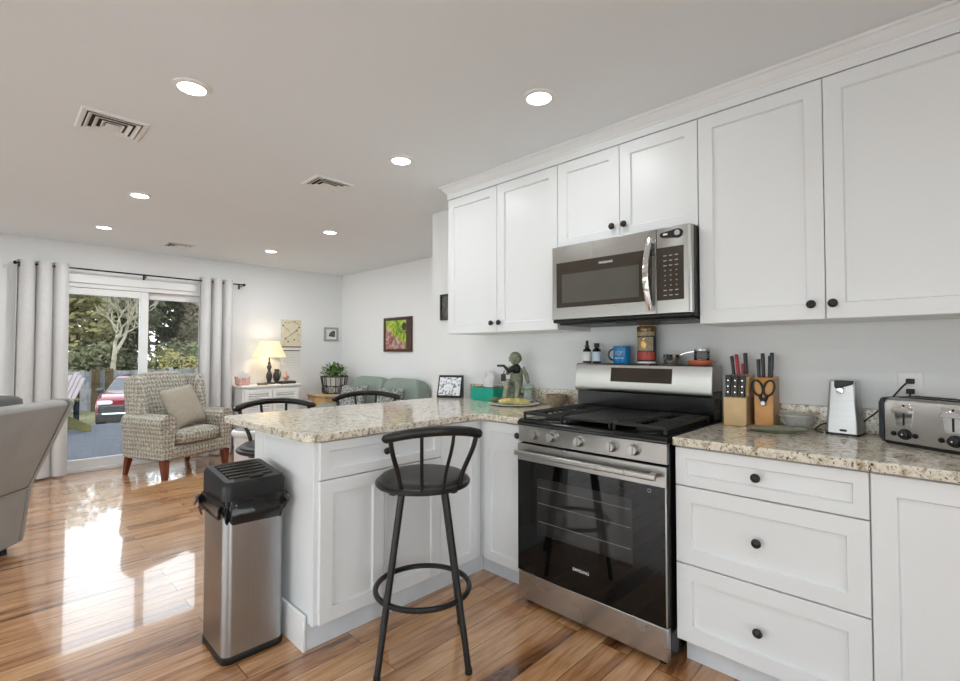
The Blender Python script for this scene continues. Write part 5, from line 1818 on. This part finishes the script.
# painting on the far right wall
t = thing('painting', 'green and pink leaf painting in dark walnut frame above the sofa', 'painting', (XP, 5.105, 1.485))
y0, y1, z0, z1 = 4.805, 5.405, 1.262, 1.708
fw = 0.038
b = MB(t)
for q in ((y0, y1, z0, z0 + fw), (y0, y1, z1 - fw, z1), (y0, y0 + 0.105, z0 + fw, z1 - fw), (y1 - fw, y1, z0 + fw, z1 - fw)):
    b.box(XP - 0.030, XP - 0.0005, q[0], q[1], q[2], q[3])
b.build('frame', 'frame_dark', t, bevel=0.005)
b = MB(t); b.box(XP - 0.018, XP - 0.001, y0 + 0.105, y1 - fw, z0 + fw, z1 - fw)
b.build('canvas', 'painting', t, 0)
rnd = random.Random(11)
b = MB(t)
b.squ((XP - 0.0185, 4.965, 1.585), (0.0012, 0.045, 0.052), 1, 1, 18, 8)
for k in range(9):
    b.squ((XP - 0.0185, 4.92 + rnd.uniform(-0.01, 0.13), 1.50 + rnd.uniform(-0.015, 0.03)), (0.001, 0.010, 0.008), 1, 1, 10, 6)
b.build('painted_spots', 'pewter', t, 60)
b = MB(t)
pts = []
for k in range(12):
    f = k / 11
    pts.append((XP - 0.0182, 5.365 - 0.31 * f, 1.505 - 0.06 * f - 0.13 * f ** 2.2))
b.tube(pts, 0.005, 6)
b.build('painted_stem', 'leaf', t, 60)

# dark wire basket with a plant
PBX, PBY, PBZ = 3.415, 6.19, 0.6825
t = thing('wire_basket', 'dark wire plant basket standing on the tan chest', 'basket', (PBX, PBY, PBZ))
b = MB()
def ring(r_, z, tr):
    b.tube([(r_ * math.cos(a), r_ * math.sin(a), z) for a in [2 * PI * k / 32 for k in range(32)]], tr, 6, loop=True)
    b.build('hoop', 'wire', t, 50)
ring(0.182, 0.235, 0.009)
b = MB(); ring(0.160, 0.105, 0.007)
b = MB(); ring(0.150, 0.006, 0.006)
for k in range(16):
    a = 2 * PI * k / 16
    c_, s_ = math.cos(a), math.sin(a)
    b = MB(); b.tube([(0.182 * c_, 0.182 * s_, 0.235), (0.160 * c_, 0.160 * s_, 0.105), (0.150 * c_, 0.150 * s_, 0.006)], 0.0055, 6)
    b.build('rib', 'wire', t, 50)
for k in range(8):
    a = 2 * PI * (k + 0.5) / 8
    c_, s_ = math.cos(a), math.sin(a)
    b = MB(); b.tube([(0.160 * c_ + 0.040 * math.cos(q) * -s_, 0.160 * s_ + 0.040 * math.cos(q) * c_, 0.056 + 0.042 * math.sin(q)) for q in [2 * PI * i / 18 for i in range(18)]], 0.005, 6, loop=True)
    b.build('scroll', 'wire', t, 50)
b = MB(); b.lathe([(0.0, 0.004), (0.142, 0.004), (0.142, 0.009), (0, 0.009)], seg=28)
b.build('tray', 'wire', t, 40)
t = thing('potted_plant', 'bushy green potted plant in the wire basket', 'plant', (PBX, PBY, PBZ + 0.0095))
b = MB(); b.lathe([(0.0, 0.0), (0.085, 0.0), (0.105, 0.19), (0.115, 0.195), (0.115, 0.225), (0.100, 0.225), (0.095, 0.205), (0, 0.205)], seg=28)
b.build('pot', 'soil_pot', t, 40)
rnd = random.Random(21)
b = MB()
def leaf(b, base, d_, L, w, droop):
    d_ = Vector(d_).normalized()
    s_ = d_.cross(Vector((0, 0, 1)))
    s_ = s_.normalized() if s_.length > 0.01 else Vector((1, 0, 0))
    base = Vector(base)
    P = []
    for f, k in ((0, 0.15), (0.35, 1.0), (0.7, 0.8), (1.0, 0.05)):
        c = base + d_ * L * f + Vector((0, 0, -droop * f * f))
        P.append((c + s_ * w * k, c - Vector((0, 0, 0.15 * w)), c - s_ * w * k))
    for p, q in zip(P, P[1:]):
        b.poly([p[0], q[0], q[1], p[1]])
        b.poly([p[1], q[1], q[2], p[2]])
for k in range(230):
    a = rnd.uniform(0, 2 * PI)
    e = rnd.uniform(-0.1, 1.4)
    rr_ = rnd.uniform(0.03, 0.15)
    h_ = 0.235 + rnd.uniform(0, 0.17) * (1 - (rr_ / 0.17) ** 2 * 0.6)
    leaf(b, (rr_ * math.cos(a), rr_ * math.sin(a), h_), (math.cos(a) * math.cos(e), math.sin(a) * math.cos(e), math.sin(e)), rnd.uniform(0.05, 0.085), rnd.uniform(0.013, 0.022), rnd.uniform(0.01, 0.05))
b.build('foliage', 'leaf', t, 60)
b = MB()
for k in range(16):
    a = rnd.uniform(0, 2 * PI)
    b.tube([(0.03 * math.cos(a), 0.03 * math.sin(a), 0.20), (0.10 * math.cos(a), 0.10 * math.sin(a), 0.33)], 0.003, 5)
b.build('stems', 'leaf', t, 50)

# loveseat along the far right wall (local -y is the front)
t = thing('loveseat', 'sage green two-seat sofa under the leaf painting', 'sofa', (3.285, 5.08, 0), math.radians(-90))
b = MB(); b.box(-0.78, 0.78, -0.38, 0.36, 0.10, 0.30)
b.build('base', 'sage', t, bevel=0.02)
for s in (-1, 1):
    b = MB(); b.squ((0.285 * s, -0.10, 0.385), (0.28, 0.31, 0.085), 0.4, 0.3, 28, 10)
    b.build('seat_cushion', 'sage', t, 60)
    b = MB(); b.squ((0.365 * s, 0.235, 0.66), (0.362, 0.115, 0.280), 0.45, 0.3, 32, 14, Matrix.Rotation(math.radians(-10), 3, 'X'))
    b.build('back_cushion', 'sage', t, 60)
    b = MB(); b.squ((0.665 * s, -0.06, 0.36), (0.105, 0.33, 0.23), 0.35, 0.4, 24, 12)
    b.build('arm', 'sage', t, 60)
    for y in (-0.33, 0.30):
        b = MB(); b.lathe([(0.018, 0.0), (0.026, 0.10)], (0.72 * s, y, 0), (0, 0, 1), 12)
        b.build('leg', 'mahogany', t)
for lab, x, y, z, rz_ in (('grey patterned cushion on the left half of the sage sofa', 3.17, 5.30, 0.472, -66), ('grey patterned cushion on the right half of the sage sofa', 3.23, 4.62, 0.472, -80)):
    t = thing('cushion', lab, 'cushion', (x, y, z), math.radians(rz_), 'patterned cushions on the sofa')
    b = MB(); pil(b, (0, 0, 0.195), 0.195, 0.06, Matrix.Rotation(math.radians(-22), 3, 'X'))
    b.build('cushion_cover', 'cushion', t, 70)

# tan chest between sofa and corner, the plant basket stands on it
t = thing('wooden_chest', 'light tan wooden chest under the plant basket, beside the sofa', 'chest', (3.415, 6.185, 0))
b = MB(); b.box(-0.275, 0.275, -0.235, 0.235, 0.06, 0.655)
b.build('carcass', 'tan_wood', t, bevel=0.004)
b = MB(); b.box(-0.295, 0.295, -0.255, 0.25, 0.6555, 0.682)
b.build('top', 'tan_wood', t, bevel=0.006)
for z0, z1 in ((0.08, 0.35), (0.36, 0.64)):
    b = MB(); b.box(-0.255, 0.255, -0.248, -0.2355, z0, z1)
    dr = b.build('drawer', 'tan_wood', t, bevel=0.003)
    b = MB(); b.lathe([(0.008, 0.0), (0.008, 0.012), (0.018, 0.016), (0.016, 0.026), (0, 0.028)], (0, -0.2485, (z0 + z1) / 2), (0, -1, 0), 16)
    b.build('knob', 'bronze', dr, 40)
for sx in (-0.275, 0.225):
    for sy in (-0.235, 0.185):
        b = MB(); b.box(sx, sx + 0.05, sy, sy + 0.05, 0, 0.0595)
        b.build('foot', 'tan_wood', t)

# white bin seen under the counter overhang
t = thing('waste_bin', 'white tapered plastic bin behind the free end of the peninsula', 'bin', (1.405, 3.80, 0))
b = MB(); b.lathe([(0.0, 0.0), (0.092, 0.0), (0.096, 0.006), (0.112, 0.62), (0.108, 0.62), (0.09, 0.01), (0.0, 0.01)], seg=36)
b.build('bucket', 'white_plastic', t, 40)
b = MB(); b.lathe([(0.112, 0.628), (0.124, 0.631), (0.130, 0.645), (0.128, 0.662), (0.118, 0.672), (0.107, 0.674), (0.107, 0.668), (0.112, 0.650)], seg=36, cap=False)
b.build('rim', 'white_plastic', t, 50)

# recliner seen from behind at the left edge (local x points out of its back, local y along it)
O_ = Vector((0.181, 4.272, 0))
t = thing('recliner', 'grey microfibre recliner seen from behind at the left edge', 'recliner', O_, math.radians(-35.6))
WD = 0.86
b = MB()
b.loft([[(0.002, y0_, 0.045), (0.046, y0_, 0.385), (-0.62, y0_, 0.385), (-0.62, y0_, 0.045)] for y0_ in (-WD + 0.03, -0.03)])
b.build('base', 'recliner', t, bevel=0.012)
b = MB()
bp_ = [(0.046, 0.392), (0.264, 0.910), (0.263, 0.928), (0.245, 0.942), (0.18, 0.948), (0.05, 0.93), (-0.02, 0.86), (-0.16, 0.45), (-0.16, 0.392)]
b.loft([[(x, y_, z) for x, z in bp_] for y_ in (-WD + 0.028, -0.028)])
b.build('backrest', 'recliner', t, 40, bevel=0.014)
for y_a, y_b in ((-WD, -WD + 0.0275), (-0.0275, 0.002)):
    b = MB()
    wp = [(0.050, 0.398), (0.282, 0.918), (0.281, 0.938), (0.258, 0.952), (0.17, 0.952), (0.02, 0.85), (-0.13, 0.60), (-0.60, 0.60), (-0.62, 0.57), (-0.62, 0.05), (0.008, 0.05)]
    b.loft([[(x, y_, z) for x, z in wp] for y_ in (y_a, y_b)])
    b.build('side_wing', 'recliner', t, 40, bevel=0.008)
for y_ in (-0.0285, -WD + 0.0285):
    b = MB(); b.tube([(0.050, y_, 0.400), (0.276, y_, 0.914), (0.262, y_, 0.944)], 0.0042, 6)
    b.build('piping', 'recliner_pipe', t, 50)
b = MB(); b.tube([(0.049, -WD + 0.03, 0.388), (0.049, -0.03, 0.388)], 0.004, 6)
b.build('piping', 'recliner_pipe', t, 50)
b = MB(); b.squ((-0.38, -WD / 2, 0.46), (0.25, WD / 2 - 0.035, 0.075), 0.4, 0.3, 24, 10)
b.build('seat_cushion', 'recliner', t, 60)
b = MB(); b.squ((0.035, -WD / 2 - 0.03, 0.925), (0.085, WD / 2 - 0.12, 0.075), 0.5, 0.4, 24, 10)
b.build('headrest', 'recliner_dark', t, 60)
for x_, y_ in ((-0.04, -0.10), (-0.04, -WD + 0.10), (-0.56, -0.10), (-0.56, -WD + 0.10)):
    b = MB(); b.lathe([(0.022, 0.0), (0.020, 0.044)], (x_, y_, 0), (0, 0, 1), 12)
    b.build('foot', 'black_plastic', t)

# ------------------------------------------------------------------ outside
GZ = -1.10
b = MB(); b.box(-60, 70, YW + 0.16, 130, GZ - 0.2, GZ)
o = b.build('lawn', 'grass', None); tag(o, 'mown lawn reaching from the deck to the far trees', 'lawn')
o['kind'] = 'structure'
t = thing('deck', 'weathered grey wooden deck outside the patio door', 'deck', (1.5, 9, -0.13))
b = MB(t)
for k in range(36):
    y = YW + 0.15 + k * 0.142
    b.box(-3.0, 6.0, y, y + 0.137, -0.155, -0.13)
b.build('boards', 'deck', t, bevel=0.003)
b = MB(t)
for x in (-2.9, 0.0, 2.9, 5.9):
    b.box(x, x + 0.09, YW + 0.2, 11.7, GZ, -0.1555)
b.box(-3.0, 6.0, 11.70, 11.74, -0.36, -0.1555)
b.build('frame', 'deck', t)
# adirondack chair by the deck edge
t = thing('deck_chair', 'mauve slatted deck chair with olive frame on the deck', 'deck chair', (0.66, 10.8, -0.13), math.radians(-62))
b = MB()
bk = math.radians(24)
for k in range(5):
    x = -0.22 + k * 0.11
    hh = 0.80 - 0.05 * abs(k - 2)
    b.obox((x, 0.20 + math.sin(bk) * hh / 2, 0.30 + math.cos(bk) * hh / 2), (1, 0, 0), (0, math.cos(bk), -math.sin(bk)), (0, math.sin(bk), math.cos(bk)), 0.043, 0.010, hh / 2)
b.build('back_slats', 'slat_pink', t, bevel=0.004)
b = MB()
for k in range(5):
    y = -0.32 + k * 0.105
    b.obox((0, y, 0.385 - 0.028 * k), (1, 0, 0), (0, 1, -0.25), (0, 0.25, 1), 0.27, 0.045, 0.010)
b.build('seat_slats', 'slat_pink', t, bevel=0.003)
for s in (-1, 1):
    b = MB(); b.box(0.30 * s - 0.07, 0.30 * s + 0.07, -0.40, 0.34, 0.565, 0.590)
    b.build('armrest', 'olive_paint', t, bevel=0.006)
    b = MB(); b.box(0.29 * s - 0.018, 0.29 * s + 0.018, -0.36, -0.25, 0.0, 0.5645)
    b.build('front_leg', 'olive_paint', t, bevel=0.003)
    b = MB(); b.loft([[(0.29 * s - 0.018 + w_, y, z) for y, z in ((-0.36, 0.34), (-0.36, 0.42), (0.20, 0.33), (0.60, 0.10), (0.60, 0.0), (0.50, 0.0))] for w_ in (-0.04 * s, -0.04 * s + 0.03)])
    b.build('rear_leg', 'olive_paint', t, bevel=0.003)
b = MB(); b.box(-0.27, 0.27, 0.34, 0.37, 0.54, 0.62)
b.build('crossbar', 'olive_paint', t)
b = MB(); b.box(1.13, 1.21, 11.46, 11.54, -0.1298, 0.80)
b.prism([(-0.05, 0), (0.05, 0), (0, 0.04)], lambda x, z, y: (1.17 + x, 11.50 + y, 0.80 + z), -0.05, 0.05)
single(b, 'deck_post', 'post_dark', 'dark slate post at the deck edge behind the deck chair', 'post', bevel=0.003)

# fence behind the car
t = thing('garden_fence', 'weathered grey board fence behind the red car', 'fence', (4.0, 24.6, GZ))
b = MB(t)
rnd = random.Random(8)
x = -4.0
while x < 14.0:
    w = 0.135
    hh = 1.62 + rnd.uniform(-0.03, 0.03)
    b.box(x, x + w, 24.6, 24.622, GZ + 0.04, GZ + hh)
    x += w + 0.012
b.build('boards', 'fence', t, 0)
b = MB(t)
for z in (0.25, 1.30):
    b.box(-4.0, 14.0, 24.623, 24.68, GZ + z, GZ + z + 0.09)
b.build('rails', 'fence', t, 0)
for x in (-3.5, -1.0, 1.5, 2.95, 3.38, 5.6, 7.9, 10.4, 12.9):
    br_ = x in (2.95, 3.38)
    b = MB(t); b.box(x, x + (0.26 if br_ else 0.14), 24.47, 24.595, GZ, GZ + 1.70)
    b.build('post', 'fence_brown' if br_ else 'fence', t, bevel=0.01)

# red car, nose towards the house
t = thing('car', 'dark red car with black grille parked beyond the deck', 'car', (3.15, 18.2, GZ), math.radians(-16))
def carsec(y, w, zl, zs, zt_, wt):
    return [(-w, y, zl), (-w * 1.01, y, zs - 0.15), (-w * 0.97, y, zs), (-wt, y, zt_), (wt, y, zt_), (w * 0.97, y, zs), (w * 1.01, y, zs - 0.15), (w, y, zl)]
b = MB()
b.loft([carsec(0.0, 0.80, 0.30, 0.80, 0.92, 0.66), carsec(0.10, 0.88, 0.28, 0.90, 1.00, 0.74), carsec(0.5, 0.92, 0.25, 0.98, 1.07, 0.78), carsec(1.25, 0.93, 0.25, 1.02, 1.13, 0.80), carsec(4.2, 0.93, 0.25, 1.02, 1.13, 0.80), carsec(4.5, 0.88, 0.30, 0.98, 1.06, 0.76)])
b.build('bodywork', 'car_red', t, 30, bevel=0.03)
b = MB()
b.loft([[(-0.80, 1.15, 1.10), (0.80, 1.15, 1.10), (0.80, 4.3, 1.10), (-0.80, 4.3, 1.10)], [(-0.64, 1.95, 1.50), (0.64, 1.95, 1.50), (0.68, 3.8, 1.52), (-0.68, 3.8, 1.52)]])
b.build('cabin_glass', 'car_glass', t, 20, bevel=0.03)
b = MB()
b.loft([[(-0.66, 1.92, 1.490), (0.66, 1.92, 1.490), (0.70, 3.85, 1.510), (-0.70, 3.85, 1.510)], [(-0.56, 2.05, 1.545), (0.56, 2.05, 1.545), (0.60, 3.7, 1.555), (-0.60, 3.7, 1.555)]])
b.build('roof', 'car_red', t, 20, bevel=0.02)
b = MB()
b.box(-0.86, 0.86, -0.06, 0.10, 0.24, 0.52)
b.box(-0.80, 0.80, -0.045, 0.06, 0.525, 0.755)
b.build('front_bumper', 'car_black', t, bevel=0.03)
b = MB()
for k in range(4):
    b.box(-0.74, 0.74, -0.060, -0.046, 0.545 + k * 0.050, 0.572 + k * 0.050)
b.build('grille_bars', 'car_grey', t, bevel=0.004)
b = MB(); b.box(-0.70, 0.70, -0.075, -0.0605, 0.475, 0.525)
b.build('bumper_trim', 'headlight', t, bevel=0.005)
for s in (-1, 1):
    b = MB(); b.squ((0.64 * s, 0.02, 0.83), (0.19, 0.07, 0.060), 0.5, 0.5, 16, 8)
    b.build('headlight', 'headlight', t, 50)
    b = MB(); b.squ((0.98 * s, 1.45, 1.12), (0.10, 0.05, 0.075), 0.6, 0.6, 14, 8)
    b.build('wing_mirror', 'car_black', t, 50)
    for y in (0.80, 3.60):
        b = MB(); b.lathe([(0.20, -0.11), (0.33, -0.11), (0.345, -0.08), (0.345, 0.08), (0.33, 0.11), (0.20, 0.11), (0.0, 0.09)], (0.82 * s, y, 0.345), (s, 0, 0), 24)
        b.build('wheel', 'car_black', t, 40)

# shrubs and trees
def leaf_cloud(b, blobs, n, size, rnd, sag=0.0):
    tot = sum(r_[0] * r_[1] for _, r_ in blobs)
    for c, r_ in blobs:
        m_ = int(n * r_[0] * r_[1] / tot)
        for _ in range(m_):
            d_ = Vector((rnd.gauss(0, 1), rnd.gauss(0, 1), rnd.gauss(0, 1))).normalized()
            k = rnd.uniform(0.45, 1.0) ** 0.5
            p = Vector((c[0] + d_.x * r_[0] * k, c[1] + d_.y * r_[0] * k, c[2] + d_.z * r_[1] * k))
            u = Vector((rnd.gauss(0, 1), rnd.gauss(0, 1), rnd.gauss(0, 1))).normalized()
            w = u.orthogonal().normalized()
            s = size * rnd.uniform(0.5, 1.3)
            b.poly([p - u * s, p + w * s * 0.45, p + u * s, p - w * s * 0.45])
def branch(b, p, d_, L, r_, depth, rnd, tips):
    q = p + d_ * L
    mid = (p + q) / 2 + Vector((rnd.uniform(-1, 1), rnd.uniform(-1, 1), rnd.uniform(-0.3, 0.6))) * L * 0.10
    b.tube([p, mid, q], [r_, r_ * 0.82, r_ * 0.62], 6 if depth > 1 else 4)
    tips.append(q)
    if depth == 0:
        return
    for k in range(3 if depth > 1 else 4):
        e = Vector((rnd.uniform(-1, 1), rnd.uniform(-1, 1), rnd.uniform(0.0, 0.9))).normalized()
        nd = (d_ * 0.75 + e * 0.85).normalized()
        branch(b, p.lerp(q, rnd.uniform(0.65, 1.0)), nd, L * rnd.uniform(0.60, 0.80), r_ * 0.55, depth - 1, rnd, tips)
def make_tree(label, loc, h, crown, mat, seed, bark='bark', leaves=2600, lsize=0.30, depth=3, nm='tree', cat='tree', group=None, tr=None):
    rnd = random.Random(seed)
    t = thing(nm, label, cat, loc, rnd.uniform(0, 6), group)
    b = MB(); tips = []
    tr = tr or h * 0.018
    branch(b, Vector((0, 0, -0.05)), Vector((rnd.uniform(-0.06, 0.06), rnd.uniform(-0.06, 0.06), 1)).normalized(), h * 0.36, tr, depth, rnd, tips)
    b.build('trunk', bark, t, 60)
    if leaves:
        b = MB()
        blobs = []
        for k in range(11):
            a = rnd.uniform(0, 2 * PI)
            rr_ = rnd.uniform(0.0, 0.62) * crown
            zc = (0.16 + 0.72 * (k + rnd.uniform(0.1, 0.9)) / 11) * h
            blobs.append(((rr_ * math.cos(a), rr_ * math.sin(a), zc), (crown * rnd.uniform(0.38, 0.62), h * rnd.uniform(0.10, 0.17))))
        leaf_cloud(b, blobs, leaves, lsize, rnd)
        b.build('crown', mat, t, 0)
    return t
TG = 'trees along the back of the lawn'
make_tree('pale bare tree with low spreading branches on the lawn', (4.95, 33.0, GZ), 7.4, 2.0, 'leaf_grey', 5, 'bark_pale', 260, 0.14, 4, 'bare_tree', 'tree', None, 0.17)
A = make_tree('dark evergreen tree in the wood behind the lawn', (10.0, 58.0, GZ), 15.5, 3.5, 'leaf_dark', 31, 'bark', 4200, 0.40, 3, 'evergreen_tree', 'tree', TG)
B = make_tree('olive leafy tree in the wood behind the lawn', (4.6, 47.0, GZ), 13.5, 3.4, 'leaf_olive', 32, 'bark', 4200, 0.30, 3, 'leafy_tree', 'tree', TG)
Cc = make_tree('grey twiggy tree in the wood behind the lawn', (13.0, 46.0, GZ), 14.5, 3.3, 'leaf_grey', 33, 'bark', 3600, 0.24, 4, 'twiggy_tree', 'tree', TG)
rnd = random.Random(77)
for k in range(7):
    if k != 3:
        dup(A, (-21.2 + k * 10.4, 58, GZ), rnd.uniform(0, 6))
for r_, (yy, x0) in enumerate(((68.5, -14.0), (79, -19.5), (89.5, -15.0))):
    for k in range(6):
        dup((A, B, Cc)[(k + r_) % 3], (x0 + k * 10.0, yy, GZ), rnd.uniform(0, 6))
for x in (-13.2, 22.4):
    dup(B, (x, 47, GZ), rnd.uniform(0, 6))
for x in (-4.4, 31.2):
    dup(Cc, (x, 46.5, GZ), rnd.uniform(0, 6))
rnd = random.Random(9)
SG = 'dark understorey shrubs at the edge of the wood'
def shrub(label, loc, r_, h_, mat, n, ls, seed, group=None):
    rnd = random.Random(seed)
    t = thing('shrub', label, 'shrub', loc, 0, group)
    b = MB()
    blobs = [((rnd.uniform(-0.6, 0.6) * r_, rnd.uniform(-0.4, 0.4) * r_, h_ * rnd.uniform(0.35, 0.7)), (r_ * rnd.uniform(0.4, 0.65), h_ * rnd.uniform(0.25, 0.38))) for _ in range(6)]
    leaf_cloud(b, blobs, n, ls, rnd)
    b.build('foliage', mat, t, 0)
    b = MB()
    for k in range(7):
        a = rnd.uniform(0, 6)
        b.tube([(0.05 * math.cos(a), 0.05 * math.sin(a), -0.03), (0.5 * r_ * math.cos(a), 0.5 * r_ * math.sin(a), h_ * 0.6)], 0.03, 5)
    b.build('stems', 'bark', t, 50)
    return t
U = shrub('dark shrub filling the shade under the far trees', (-16, 40.0, GZ), 2.2, 3.4, 'leaf_dark', 1500, 0.22, 41, SG)
for k in range(9):
    dup(U, (-10.8 + k * 5.2, 40.0, GZ), rnd.uniform(0, 6))
for k in range(9):
    dup(U, (-13.4 + k * 5.2, 52.2, GZ), rnd.uniform(0, 6))
shrub('yellow-green shrub just behind the wing armchair, beyond the glass', (6.3, 26.2, GZ), 1.15, 2.75, 'leaf_yellow', 1500, 0.055, 44)
shrub('low dark shrub beside the red car', (1.46, 12.75, GZ), 0.34, 0.95, 'leaf_dark', 700, 0.05, 45)
